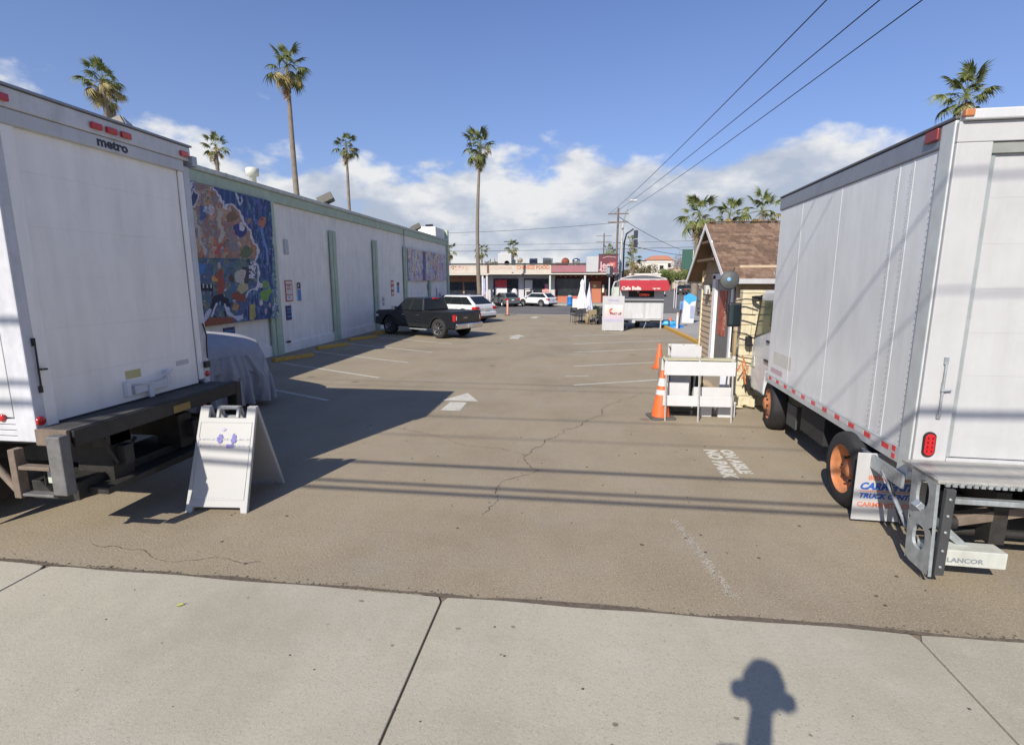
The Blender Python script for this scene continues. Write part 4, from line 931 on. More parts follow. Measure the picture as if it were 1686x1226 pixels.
        for s in (-1,1): MB().tube([(-.9,s*(hw-.02),zb-.12),(1.0,s*(hw-.02),zb-.12)], .035, 8).build('side_step', GALV, t)
        bx = back-.15
    else:
        box('rear_bumper', (back-.10,back+.10,-hw+.03,hw-.03,zb+.02,zb+.34), paint, t, .05)
        box('bumper_trim', (back-.11,back+.05,-hw+.1,hw-.1,zb-.02,zb+.14), BLACK, t, .03)
        for s in (-1,1): box('tail_light', (back-.045,back+.28,min(s*(hw-.34),s*(hw+.004)),max(s*(hw-.34),s*(hw+.004)),belt-.22,belt-.04), REDL, t, .03)
        box('roof_rail', (g['t0']+.1,g['t1']-.1,-wt+.03,-wt+.07,g['z1']+.02,g['z1']+.06), BLACK, t, .01)
        bx = back-.045 if kind != 'suv' else back-.04
    box('licence_plate', (bx-.012,bx-.002,-.16,.16,zb+.04 if kind=='pickup' else zb+.42,zb+.19 if kind=='pickup' else zb+.57), WN, t, .004)
    box('front_bumper', (front-.12,front+.08,-hw+.03,hw-.03,zb+.0,zb+.28), paint if kind != 'pickup' else BLACK, t, .05)
    box('grille', (front-.02,front+.035,-.5,.5,zb+.30,belt-.30), BLACK, t, .02)
    for s in (-1,1): box('headlight', (front-.22,front+.02,min(s*(hw-.36),s*(hw+.003)),max(s*(hw-.36),s*(hw+.003)),belt-.36,belt-.20), mat('headlight_glass', (.6,.62,.62), .15), t, .03)
    return t
def paintm(n, c, metal=.0): return mat(n, c, .32, metal=metal, var=.05, coat=.6)
PK = car('black crew cab pickup parked nosed up to the white wall', (-6.95, 23.2, 0), 152, paintm('black_truck_paint', (.010,.011,.013)), 'pickup', name='pickup_truck', cat='pickup'); PK.scale = (.94,.94,.96)
car('white crossover parked just beyond the black pickup', (-7.45, 31.2, 0), 150, paintm('white_car_paint', (.66,.67,.68)), 'suv')
car('white car mostly hidden behind the white crossover', (-9.2, 37.4, 0), 152, paintm('white_car_paint', (.66,.67,.68)), 'sedan')
car('grey green SUV parked facing left before the poster windows', (-7.15, 49.6, 0), 122, paintm('slate_car_paint', (.11,.13,.135), .2), 'suv').scale = (.8,.8,.8)
car('white SUV parked facing left in front of the noodle shop doors', (-4.1, 49.8, 0), 146, paintm('white_car_paint', (.66,.67,.68)), 'suv').scale = (.8,.8,.8)
car('dark SUV far up the main street beyond the cafe cart', (17.5, 92, 0), 60, paintm('dark_car_paint', (.03,.035,.03)), 'suv')
car('white car far up the main street at right edge of the awning', (11.8, 82, 0), 80, paintm('white_car_paint', (.66,.67,.68)), 'sedan')
car('pale car on the main street seen just left of the shed', (17.3, 66, 0), 70, paintm('pale_car_paint', (.5,.52,.55)), 'sedan')

# ------------------------------------------------------------------ strip mall across the cross street
FY = 54.0
SM_ = thing('strip_mall', 'low strip mall with cream and maroon fascia across the cross street', 'building', (0, FY, .12))
CRM = mat('cream_fascia', (.50,.45,.38), .7, var=.08, nsc=1, dirt=.2); MAR = mat('dusty_maroon_fascia', (.32,.13,.15), .7, var=.12, dirt=.2); MAR2 = mat('dark_maroon_sign', (.14,.035,.05), .6, var=.15)
DKT = mat('dark_roof_edge', (.05,.045,.045), .7); SOF = mat('soffit_grey', (.22,.20,.18), .8); BRK = mat('orange_brick', (.45,.16,.09), .85, var=.3, nsc=25, bump=.4)
BRD = mat('dark_red_wall', (.16,.045,.03), .85, var=.3, nsc=6); WPO = mat('white_post', (.55,.55,.56), .7); SHG = mat('shop_glass', (.02,.025,.03), .12, spec=.8, var=.5, nsc=2)
PUR = mat('purple_frame', (.06,.03,.12), .6)
box('wall', (-32,3.6,1.8,14,-.12,3.75), mat('mall_wall', (.35,.22,.17), .85, var=.15), SM_)
for a, b, m in ((-32,-9.60,CRM),(-9.40,.48,CRM),(.50,1.70,MAR)): pass
box('fascia', (-32,-9.60,-.08,0,3.0,3.80), CRM, SM_, .01)
box('fascia', (-9.37,-3.0+.0,-.10,0,3.0,3.80), CRM, SM_, .01)
box('fascia', (-2.99,.49,-.08,0,3.08,3.78), MAR, SM_, .01)
box('fascia_divider', (-9.59,-9.38,-.12,0,2.98,3.85), mat('brown_trim', (.14,.07,.05), .7), SM_, .01)
box('roof_edge', (-32,3.7,-.16,.2,3.86,3.99), DKT, SM_, .01)
box('canopy_edge', (-9.4,3.75,-.35,0,2.86,2.99), mat('canopy_edge_pale', (.52,.50,.44), .7), SM_, .01)
box('canopy_edge', (-32,-9.42,-.30,0,2.80,2.98), mat('canopy_edge_pale', (.52,.50,.44), .7), SM_, .01)
box('soffit', (-32,3.7,.002,1.8,2.9,2.98), SOF, SM_)
box('roof', (-32,3.6,.2,14,3.76,3.84), CONC, SM_)
box('white_sign_panel', (.50,1.70,-.25,.15,3.1,4.62), WHITE2, SM_, .01)
sg = box('maroon_sign', (1.72,3.6,-.28,.2,2.99,4.72), MAR2, SM_, .01)
box('sign_top_trim', (1.70,3.65,-.30,.25,4.74,4.86), DKT, SM_)
red = mat('sign_red_letters', (.50,.12,.08), .5); pkl = mat('sign_pink_letters', (.60,.42,.42), .5)
text('lettering', 'Jeez', .95, pkl, sg, (1.86,-.30,3.45), (R(90),0,0), .01, .02, sx=.85)
box('sign_patch', (2.75,3.35,-.295,-.285,3.55,4.05), red, sg)
text('lettering', 'BAR', .42, pkl, sg, (1.95,-.302,3.1), (R(90),0,0), .01, .01, sx=.7)
MB().tube([(2.1,-.3,4.45),(2.6,-.3,4.6),(3.4,-.3,4.5)], .03, 6).build('sign_tubing', pkl, sg)
text('lettering', 'CHINESE FOOD', .52, mat('orange_letters', (.55,.19,.08), .5), SM_, (-6.55,-.115,3.42), (R(90),0,0), .01, .012, sx=.92)
text('lettering', 'NOODLE HOUSE', .34, mat('faded_pink_letters', (.66,.42,.34), .5), SM_, (-9.2,-.115,3.45), (R(90),0,0), .01, .0, sx=.85)
text('lettering', 'TO GO', .34, mat('faded_pink_letters', (.66,.42,.34), .5), SM_, (-4.6,-.115,3.45), (R(90),0,0), .01, 0)
mb = MB()
for k in range(26): a = random.uniform(-13.6,-11.4); zz = 3.25+random.random()*.45; mb.box(a, a+random.uniform(.1,.3), -.086, -.083, zz, zz+random.uniform(.04,.12))
mb.build('faded_lettering', mat('faded_red_letters', (.58,.33,.27), .6), SM_)
def win(x0, x1, z0, z1, y=1.76, fr=DKT, panes=1, name='window', gl=SHG):
    f = box(name, (x0,x1,y-.05,y+.02,z0,z1), fr, SM_); w = (x1-x0-.08)/panes
    for k in range(panes): box('pane', (x0+.05+k*w,x0+.03+(k+1)*w,y-.058,y-.0505,z0+.06,z1-.07), gl, f)
    return f
win(-16.0,-12.6,.15,2.1,panes=4); win(-12.4,-10.3,.15,2.1,panes=2,name='door'); win(-22,-16.5,.15,2.1,panes=4)
box('wall_band', (-22,-10.3,1.6,1.74,2.12,2.75), mat('brown_brick_wall', (.28,.14,.09), .85, var=.25), SM_)
box('white_wall', (-9.9,.5,1.60,1.70,0,2.75), mat('mall_white_wall', (.50,.50,.52), .8, var=.08), SM_)
w1 = win(-9.2,-6.55,.05,2.45,1.56,PUR,2); box('poster', (-9.0,-7.75,1.49,1.498,1.55,2.32), mat('red_poster', (.52,.05,.06), .5, var=.3, nsc=3), w1); box('poster', (-9.0,-7.75,1.49,1.498,.15,1.53), mat('white_poster', (.66,.60,.63), .5, var=.12, nsc=3), w1)
MB().lathe([(.0,0),(.55,.0),(.55,.01)], 24, (0,0,0), 'y').build('round_decal', mat('pale_decal', (.60,.56,.60), .5), w1, loc=(-6.95,1.485,.9)).scale = (.6,1,1)
w2 = win(-5.95,-3.35,.0,2.45,1.56,PUR,3,'door'); box('poster', (-5.85,-5.05,1.49,1.498,1.35,2.30), WPO, w2); box('poster', (-5.80,-4.98,1.487,1.495,.35,1.28), WN, w2); box('poster_picture', (-5.68,-5.15,1.480,1.486,.72,1.12), KN, w2); box('poster', (-3.75,-3.4,1.49,1.498,.5,1.9), mat('pink_poster', (.5,.18,.28), .5, var=.4, nsc=5), w2)
box('wall_vase_sign', (-4.0,-3.2,1.2,1.3,.9,1.35), mat('pink_sign', (.6,.28,.25), .6, var=.3, nsc=6), SM_, .03)
box('dark_wall', (-2.7,3.6,1.58,1.72,0,2.78), BRD, SM_)
win(-2.6,.1,.7,2.5,1.54,BLACK,4); win(.15,.9,.7,2.5,1.54,BLACK,1)
box('brick_panel', (-2.65,-.2,1.46,1.535,0,.66), BRK, SM_)
box('brick_panel', (.95,2.1,1.46,1.535,0,2.2), BRK, SM_)
box('menu_board', (1.25,1.6,1.43,1.455,1.55,1.85), mat('menu_yellow', (.62,.56,.30), .6), SM_); box('menu_board', (2.15,2.45,1.40,1.455,.9,1.95), KN, SM_); box('menu_sheet', (2.2,2.4,1.38,1.395,1.05,1.8), mat('menu_green', (.58,.64,.50), .6), SM_)
win(2.6,3.4,.3,2.5,1.54,DKT,2)
mb = MB()
for k in range(12): mb.lathe([(0,0),(.035,.03),(.03,.07),(0,.09)], 8, (-2.6+k*.52,.1,2.62+.06*math.sin(k*2.1)))
mb.build('string_bulbs', mat('bulb_white', (.7,.68,.6), .3), SM_)
for x, m in ((-10.05,WPO),(-9.6,WPO),(-3.1,mat('post_pale_green', (.45,.52,.44), .7)),(.4,WPO)):
    b = box('post', (x-.09,x+.09,-.2,-.02,0,2.85), m, SM_, .01)
box('post_banner', (-9.98,-9.75,-.23,-.21,.8,2.5), mat('blue_white_banner', (.35,.38,.55), .6, var=.5, nsc=8), SM_)
box('planter', (-10.6,-10.15,.3,.7,0,1.15), BRK, SM_, .02)
# wall speaker/camera
box('fascia_camera', (-7.0,-6.85,-.3,-.11,2.95,3.08), BLACK, SM_, .02)
# roof plant: each its own thing
def roof_unit(kind, x, y, w, d, h, m, label):
    t = thing(kind, label, 'roof equipment', (x, y, 3.96))
    return t
t = roof_unit('rooftop_cooler', -9.1, 58, 1, 1, 1, WOOD, 'tall white rooftop cooler box with round black opening'); box('casing', (0,1.5,0,1.2,0,1.35), WHITE2, t, .05); MB().lathe([(0,0),(.28,0),(.28,-.05)], 20, (1.0,-.0,.28), 'y').build('opening', BLACK, t); box('cap', (.25,1.1,.2,1,1.36,1.5), WHITE2, t, .03)
t = roof_unit('rooftop_duct', -8.0, 59, 1, 1, 1, WOOD, 'long low pale rooftop duct beside the cooler box'); box('casing', (0,1.0,0,1.2,0,.62), mat('duct_pale_green', (.46,.50,.40), .6), t, .12, seg=3); box('cap', (.1,.9,.1,1.1,.63,.70), GALV, t, .02)
t = roof_unit('rooftop_vent', -6.6, 58, 1, 1, 1, WOOD, 'small brown rooftop vent with a pale cowl'); MB().lathe([(.12,0),(.12,.4),(.25,.45),(.22,.75),(0,.85)], 14).build('cowl', mat('cowl_tan', (.3,.22,.15), .7), t); box('casing', (-.3,.3,-.2,.2,0,.3), WHITE2, t)
t = roof_unit('rooftop_fan', -5.2, 58, 1, 1, 1, WOOD, 'dark blue rooftop fan housing tilted on its stand'); box('casing', (-.4,.45,-.3,.3,.25,.78), mat('navy_housing', (.05,.07,.12), .5), t, .06); box('stand', (-.3,.35,-.2,.2,0,.28), GALV, t)
t = roof_unit('rooftop_box', -3.6, 59, 1, 1, 1, WOOD, 'square pale rooftop air box near the maroon sign'); box('casing', (-.6,.45,-.4,.4,.1,.85), mat('box_pale', (.5,.48,.40), .6), t, .05); box('louvre', (-.5,.35,-.42,-.401,.2,.6), mat('louvre_tan', (.35,.3,.2), .6), t)
t = roof_unit('rooftop_vent', -1.75, 59.5, 1, 1, 1, WOOD, 'rusty red round rooftop vent left of the silver one'); MB().lathe([(0,-.4),(.36,-.34),(.44,0),(.36,.34),(0,.4)], 20, (0,0,.46), 'y').build('drum', mat('rust_red_metal', (.24,.05,.03), .8, var=.4, dirt=.4), t); box('base', (-1.1,-.2,-.3,.3,0,.35), mat('dark_maroon_box', (.13,.03,.03), .7), t, .03)
t = roof_unit('rooftop_turbine', -.55, 59.5, 1, 1, 1, WOOD, 'shiny silver turbine ventilator on the mall roof'); MB().lathe([(.22,0),(.22,.25),(.40,.34),(.46,.55),(.42,.72),(.14,.84),(0,.85)], 20).build('turbine', CHROME, t); MB().lathe([(.4,0),(.36,.3)], 12).build('collar', GALV, t)

def bin_(x, y, s, label):
    t = thing('trash_barrel', label, 'trash barrel', (x, y, 0.0)); MB().lathe([(0,0),(.28*s,0),(.30*s,.2),(.31*s,.85*s),(.33*s,.87*s),(.30*s,.92*s),(0,.93*s)], 20).build('barrel', BLUE, t)
    for z in (.3,.6): MB().lathe([(.305*s,z*s-.02),(.33*s,z*s),(.305*s,z*s+.02)], 20).build('hoop', BLUE, t)
    MB().lathe([(0,.94*s),(.27*s,.94*s),(.2*s,1.1*s),(0,1.1*s)], 16).build('lid', mat('bin_liner_grey', (.4,.42,.42), .6), t)
bin_(-1.0, 51.0, .9, 'blue trash barrel at kerb before the dark red wall')
# ------------------------------------------------------------------ furniture corner by the cafe
def umbrella(x, y, h, r, m, tip, label, dome=False):
    t = thing('patio_umbrella', label, 'umbrella', (x, y, 0), 0, 'folded patio umbrellas'); n = 32; v = []; f = []
    P_ = ([(0,1.0),(.10,.985),(.20,.94),(.22,.90),(.20,.86)] if dome else [(0,1.0),(.05,.97),(.09,.9)])+[(.28,.72),(.42,.55),(.55,.42),(.62,.33),(.60,.28)]
    for q, hh in P_:
        for k in range(n):
            a = 2*math.pi*k/n; rr = r*q*(1+.16*math.sin(a*8)*min(1,q*3)+.08*math.sin(a*3+hh*9)); v.append((rr*math.cos(a), rr*math.sin(a), h*hh+(.02*math.sin(a*4) if hh < .4 else 0)))
    for i in range(len(P_)-1):
        for k in range(n): f.append((i*n+k, i*n+(k+1)%n, (i+1)*n+(k+1)%n, (i+1)*n+k))
    MB().add(v, f, True).build('canopy', m, t)
    MB().tube([(0,0,0),(0,0,h*.95)], .022, 8).build('pole', GALV, t)
    MB().lathe([(0,0),(.26,0),(.26,.06),(.05,.1),(0,.1)], 20).build('base', BLACK, t)
    MB().lathe([(0,h*1.0),(.03,h*1.0),(0,h*1.0+.06)], 8).build('finial', tip, t)
umbrella(.10, 31.6, 2.5, .58, mat('umbrella_white', (.72,.70,.66), .8, var=.05), WN, 'taller folded white patio umbrella with rounded top above black chairs', True)
umbrella(.50, 31.3, 2.28, .38, mat('umbrella_lilac', (.56,.58,.72), .8, var=.1, nsc=3), WN, 'slimmer folded lilac patio umbrella right of the white one')
CHB = mat('chair_black', (.03,.03,.035), .6); CHT = mat('chair_tan', (.28,.22,.13), .6)
def chair(x, y, rz, m, label, sc=1.0):
    t = thing('patio_chair', label, 'chair', (x, y, 0), rz, 'patio chairs by the cafe'); t.scale = (sc,)*3
    box('seat', (-.22,.22,-.22,.22,.43,.46), m, t, .01)
    box('backrest', (-.22,.22,.20,.23,.58,.86), m, t, .02)
    for a, b in ((-.2,-.2),(.2,-.2)): MB().tube([(a,b,0),(a*.95,b*.95,.44)], .013, 6).build('leg', m, t)
    for a in (-.2,.2): MB().tube([(a,.24,0),(a,.2,.44),(a,.23,.84)], .013, 6).build('leg', m, t)
    MB().tube([(-.22,-.15,.44),(-.23,-.15,.65),(-.22,.2,.66)], .012, 6).build('armrest', m, t); MB().tube([(.22,-.15,.44),(.23,-.15,.65),(.22,.2,.66)], .012, 6).build('armrest', m, t)
chair(-.30,31.0,20,CHB,'black patio chair at far left of the cafe seating'); chair(.15,30.6,175,CHB,'black patio chair under the white umbrella'); chair(.62,29.4,200,CHT,'tan patio chair in front of the lilac umbrella'); chair(1.15,30.9,-60,CHB,'black patio chair beside the white sign board'); chair(.95,32.3,0,CHB,'black patio chair behind the lilac umbrella')
def table(x, y, label, m=CHB, top=GALV):
    t = thing('patio_table', label, 'table', (x, y, 0)); MB().lathe([(0,.72),(.36,.72),(.36,.74),(0,.745)], 24).build('tabletop', top, t); MB().tube([(0,0,.0),(0,0,.72)], .03, 8).build('pedestal', m, t)
    for k in range(4): a = math.pi/2*k+.4; MB().tube([(0,0,.05),(.3*math.cos(a),.3*math.sin(a),.02)], .02, 6).build('foot', m, t)
chair(1.35,29.7,150,CHB,'black patio chair nearest the sign board'); chair(.72,31.8,90,CHB,'black patio chair between the two patio tables'); chair(1.5,31.9,-20,CHB,'black patio chair hidden behind the sign board'); chair(-.1,29.9,190,CHB,'front black patio chair at left of the cafe seating')
table(-.05, 31.15, 'round patio table between black chairs'); table(1.0, 31.6, 'round patio table nearest the sign board', top=CHB)
t = thing('flower_vase', 'small vase with yellow flowers standing on the patio table', 'vase', (.42, 29.9, 0)); MB().lathe([(0,.0),(.12,0),(.14,.3),(.1,.62),(0,.62)], 14).build('stand', mat('stand_tan', (.3,.22,.12), .7), t); mb = MB()
t['label'] = 'tall tan plant stand topped with yellow flowers beside patio chairs'
for k in range(60): a, b, c = random.gauss(0,.07), random.gauss(0,.07), .85+random.gauss(0,.13); mb.add([(a-.025,b,c),(a,b-.025,c+.02),(a+.025,b,c),(a,b+.025,c-.02)], [(0,1,2,3)])
mb.build('flowers', mat('flower_yellow', (.65,.50,.06), .7), t)['kind'] = 'stuff'
t = thing('potted_plant', 'dark green potted plant behind the tan chair', 'plant', (.98, 30.2, 0)); MB().lathe([(0,0),(.14,0),(.2,.35),(0,.33)], 14).build('pot', KN, t); mb = MB()
for k in range(260): a, b, c = random.gauss(0,.14), random.gauss(0,.14), .66+random.gauss(0,.12); s = .05; mb.add([(a-s,b,c),(a,b-s*.5,c+s),(a+s,b+.02,c+.01),(a,b+s*.5,c-s)], [(0,1,2,3)])
mb.build('leaves', mat('leaf_dark', (.05,.08,.05), .7, var=.4), t)['kind'] = 'stuff'
t = thing('menu_figure', 'white standing menu sign with red top behind the umbrellas', 'sign', (-.40, 41.5, 0)); box('board', (-.22,.22,-.03,.03,.25,1.0), WN, t, .05); box('top', (-.15,.15,-.04,.04,1.01,1.12), REDT, t, .04); MB().tube([(-.18,0,0),(-.18,0,.3)], .03).build('leg', GALV, t); MB().tube([(.18,0,0),(.18,0,.3)], .03).build('leg', GALV, t)
# white sign board with sunset picture
t = thing('sign_board', 'tall white board with pink sunset picture standing left of cafe cart', 'sign', (1.60, 26.0, 0), -3)
box('board', (-.52,.52,-.05,.05,.03,1.70), WHITE2, t, .01)
for x in (-.4,.4): box('foot', (x-.03,x+.03,-.15,.15,0,.028), GALV, t)
mb = []
for k, c in enumerate(((.40,.38,.48),(.50,.42,.48),(.60,.45,.46),(.66,.52,.48),(.68,.58,.52),(.68,.64,.6))): box('picture_band', (-.42,.44,-.0525,-.0505,.45+k*.138,.45+(k+1)*.138), mat('sunset_band_%s' % 'abcdef'[k], c, .5, var=.1, nsc=5), t)
MB().tube([(-.05,-.055,1.12),(-.17,-.055,1.02),(-.16,-.055,.93),(-.02,-.055,.88)], .035, 8).build('logo_swoosh', mat('logo_red', (.65,.06,.05), .5), t)
text('lettering', 'WAY UP', .155, KN, t, (-.16,-.0545,.80), (R(90),0,0), .001, .006, sx=.95)
text('lettering', "Welcome", .13, mat('logo_violet', (.25,.22,.5), .5), t, (-.26,-.0525,1.46), (R(90),0,0), .001, .002)
# cafe cart
T = thing('cafe_cart', 'white food cart with red awning lettered Cafe Bella', 'food cart', (2.02, 27.6, 0))
# local x 0..2.2, front y=0
box('cabinet', (0,2.2,.02,1.6,.42,1.40), WHITE2, T, .02)
box('cabinet_door', (.1,1.22,-.012,.018,.50,1.30), WHITE, T, .01); box('cabinet_door', (1.32,2.12,-.012,.018,.50,1.30), WHITE, T, .01)
box('counter', (-.03,2.23,-.10,.4,1.405,1.47), mat('counter_dark', (.12,.12,.13), .4), T, .01)
box('wall', (0,.42,.0,.06,1.47,2.46), WHITE2, T); box('wall', (1.70,2.2,.0,.06,1.47,2.46), WHITE2, T); box('wall', (.421,1.699,.0,.06,1.47,1.60), WHITE2, T); box('wall', (0,.04,.062,1.6,1.47,2.46), WHITE2, T); box('wall', (2.16,2.2,.062,1.6,1.47,2.46), WHITE2, T); box('rear_wall', (.042,2.158,1.55,1.6,1.47,2.35), mat('cart_inside', (.12,.12,.12), .8), T)
wf = box('serving_window', (.421,1.699,.03,.05,1.621,2.3), mat('dim_glass', (.03,.035,.035), .15), T)
text('lettering', 'OPEN', .17, mat('open_red_neon', (.75,.10,.06), .5, emit=.25), wf, (.95,-.01,1.66), (R(90),0,0), .004, .006, sx=1.15)
box('white_sink_box', (.85,.95,-.0,.028,1.80,1.95), mat('grey_object', (.35,.35,.4), .6), T)
AW = mat('awning_red', (.40,.028,.04), .75, var=.08)
MB().prism([(.0,2.46),(-.55,2.21),(-.55,2.17),(-.53,2.17),(-.53,2.20),(.0,2.42)], -.05, 2.35, 'x').build('awning', AW, T)
for x in (-.045, 2.345): MB().prism([(.0,2.44),(-.54,2.19),(-.54,1.97),(-.0,2.10)], x-.004, x+.004, 'x').build('awning_side', AW, T)
vl = box('awning_valance', (-.05,2.35,-.565,-.552,1.95,2.21), AW, T)
# lettering sits on the awning slope
text('lettering', 'Cafe Bella', .235, WN, T, (.02,-.572,1.985), (R(90),0,0), .001, .012)
text('lettering', 'espresso', .11, WN, T, (1.52,-.572,2.02), (R(90),0,0), .001, .006)
box('awning_rail', (-.05,2.3,-.02,.02,2.47,2.53), WHITE2, T)
n = 14; rp_ = [(2.25*k/n, 2.54+.16*math.sin(math.pi*k/n)) for k in range(n+1)]
MB().prism([(0,2.47)]+rp_+[(2.25,2.47)], .02, 1.6, 'y').build('arched_roof', mat('roof_dark_glass', (.10,.12,.13), .4), T)
mb = MB().tube([(x,.01,z) for x, z in rp_], .03, 6); mb.build('roof_trim', WHITE2, T)
for x in (.1,2.1): box('leg', (x-.03,x+.03,.05,.11,0,.42), WHITE2, T)
for s in (.35,1.2): MB().tube([(s+.0,-.35,.05),(s+.12,-.2,.30),(s+.12,-.05,.46)], .02, 6).build('curved_stand', GALV, T)
box('undershelf', (.1,1.5,-.25,-.05,.42,.46), mat('under_grey', (.35,.36,.36), .6), T); box('white_tub', (.45,.78,-.30,-.08,.30,.42), WHITE2, T, .02)
MB().lathe([(.3,-.1),(.3,.1)], 20, (1.0,.8,.32), 'x').build('cart_wheel', RUBBER, T); MB().lathe([(0,.101),(.17,.101),(.3,.1)], 20, (1.0,.8,.32), 'x').build('wheel_disc', GALV, T); box('underframe', (.1,2.1,.1,1.5,.30,.42), UNDER, T)
MB().tube([(-.35,.9,0),(-.35,.9,2.0),(-.25,.9,2.35),(0,.9,2.45)], .04, 8).build('side_pipe', WHITE2, T); box('side_rack', (-.32,-.02,.5,1.2,.3,2.1), mat('pale_green_side', (.45,.5,.44), .6), T, .02)
MB().lathe([(.09,2.45),(.09,2.62),(.14,2.66),(.14,2.8),(0,2.82)], 12, (-.15,.9,0)).build('flue', KN, T)

# ------------------------------------------------------------------ poles, signals, wires
WOODP = mat('utility_pole_wood', (.15,.12,.10), .85, var=.25, nsc=4, dirt=.3); WIRE = mat('black_wire', (.015,.018,.03), .6)
def upole(x, y, h, label, arms=((.94,1.5),(.82,1.5)), r=.14):
    t = thing('utility_pole', label, 'utility pole', (x, y, 0)); MB().tube([(0,0,-.1),(.05,0,h)], [r,r*.65], 10).build('pole', WOODP, t)
    for k, w in arms:
        box('crossarm', (-w/2,w/2+.1,-.05,.05,h*k-.05,h*k+.05), WOODP, t)
        for q in (-.46,-.25,.27,.5): MB().lathe([(.04,0),(.05,.06),(.02,.13),(0,.14)], 8, (q*w,0,h*k+.05)).build('insulator', mat('insulator_grey', (.3,.3,.32), .4), t)
    return t
UP = upole(3.45, 54.2, 9.4, 'wooden utility pole beside the street light at right end of strip mall', ((.94,1.9),(.855,1.9)))
upole(4.8, 120, 12.5, 'distant pale utility pole behind the strip mall', ((.95,3.2),(.85,3.2)), .2)
t = thing('street_light', 'white street light pole with cobra head rising beside the utility pole', 'street light', (3.95, 55.0, 0)); MB().tube([(0,0,0),(.0,0,5.5),(.12,0,8.2)], [.16,.13,.10], 10).build('pole', mat('pole_pale', (.5,.5,.47), .6, dirt=.2), t); MB().tube([(.12,0,8.2),(.45,-.1,9.3),(.65,-.1,10.0),(.8,-.1,10.15)], .05, 8).build('arm', GALV, t); MB().box(.7,1.4,-.25,.1,10.08,10.25).build('lamp_head', WN, t, .05)
t = thing('traffic_signal', 'black traffic signal on curved mast near the street light', 'traffic signal', (4.35, 56.5, 0)); MB().tube([(0,0,0),(0,0,6.2),(.2,0,7.1),(.9,0,7.6)], .08, 8).build('mast', KN, t)
for z in (7.0,6.1): box('signal_head', (.95,1.35,-.15,.15,z-.35,z+.45), KN, t, .04)
t = thing('traffic_signal', 'low traffic signal head by the cafe cart left corner', 'traffic signal', (2.75, 52.3, .0)); MB().tube([(0,0,0),(0,0,3.5)], .06, 8).build('pole', WPO, t); box('signal_head', (-.25,.3,-.2,.2,2.75,3.75), KN, t, .05); box('visor', (-.35,-.0,-.25,-.2,3.0,3.6), GALV, t, .03)
def wire(name, a, b, sag, r, label, group):
    pts = []; n = 36
    for i in range(n+1):
        t = i/n; p = Vector(a).lerp(Vector(b), t); p.z -= sag*4*t*(1-t); pts.append(p)
    o = MB().tube(pts, r, 6).build(name, WIRE); tag(o, label, 'wire', group)
for i, (x0, dx) in enumerate(((4.72,2.75),(5.78,3.15),(6.62,4.1))):
    wire('overhead_wire', (x0*1.0+ (x0-dx)*.55, -12, 8.0), (dx, 54.2, 8.95), .45, .013, ['leftmost of the three wires running to the utility pole','middle of the three wires running to the utility pole','rightmost of the three wires running to the utility pole'][i], 'wires along the right side of the lot')
# wires behind the viewpoint whose shadows cross the lot
for i, (gy, z, r) in enumerate(((6.92,6.6,.030),(6.23,6.0,.024),(6.00,5.9,.028),(8.25,8.6,.010),(12.6,9.4,.011),(12.0,9.4,.009),(9.45,9.2,.014))):
    y = gy-1.26*z; wire('overhead_cable', (-40, y-.0, z+.25), (40, y+.0, z+.25), .5, r, 'black cable strung along the street behind the viewpoint', 'cables strung along the street behind the viewpoint')
wire('overhead_wire', (-40,62,8.6), (3.45,54.2,8.0), .8, .02, 'long wire over the strip mall roof to the utility pole', 'wires beyond the strip mall')
wire('overhead_wire', (-60,75,6.9), (25,75,7.0), .5, .03, 'low level wire behind the strip mall roof', 'wires beyond the strip mall')
wire('overhead_wire', (-60,78,8.0), (22,80,8.1), .5, .02, 'upper level wire behind the strip mall roof', 'wires beyond the strip mall')
wire('overhead_wire', (3.5,54.2,8.6), (26,105,6.8), 1.2, .025, 'wire sagging right from the utility pole over the street', 'wires beyond the strip mall')
wire('overhead_wire', (3.5,54.2,6.1), (22,95,6.3), .4, .03, 'lower wire running right from the utility pole', 'wires beyond the strip mall')
t = thing('street_light', 'thin distant street light beyond the strip mall roof at centre left', 'street light', (-13.6, 100, 0)); MB().tube([(0,0,0),(0,0,9.4)], .09).build('pole', GALV, t); MB().box(-.9,.9,-.1,.1,9.4,9.55).build('lamp_head', KN, t)

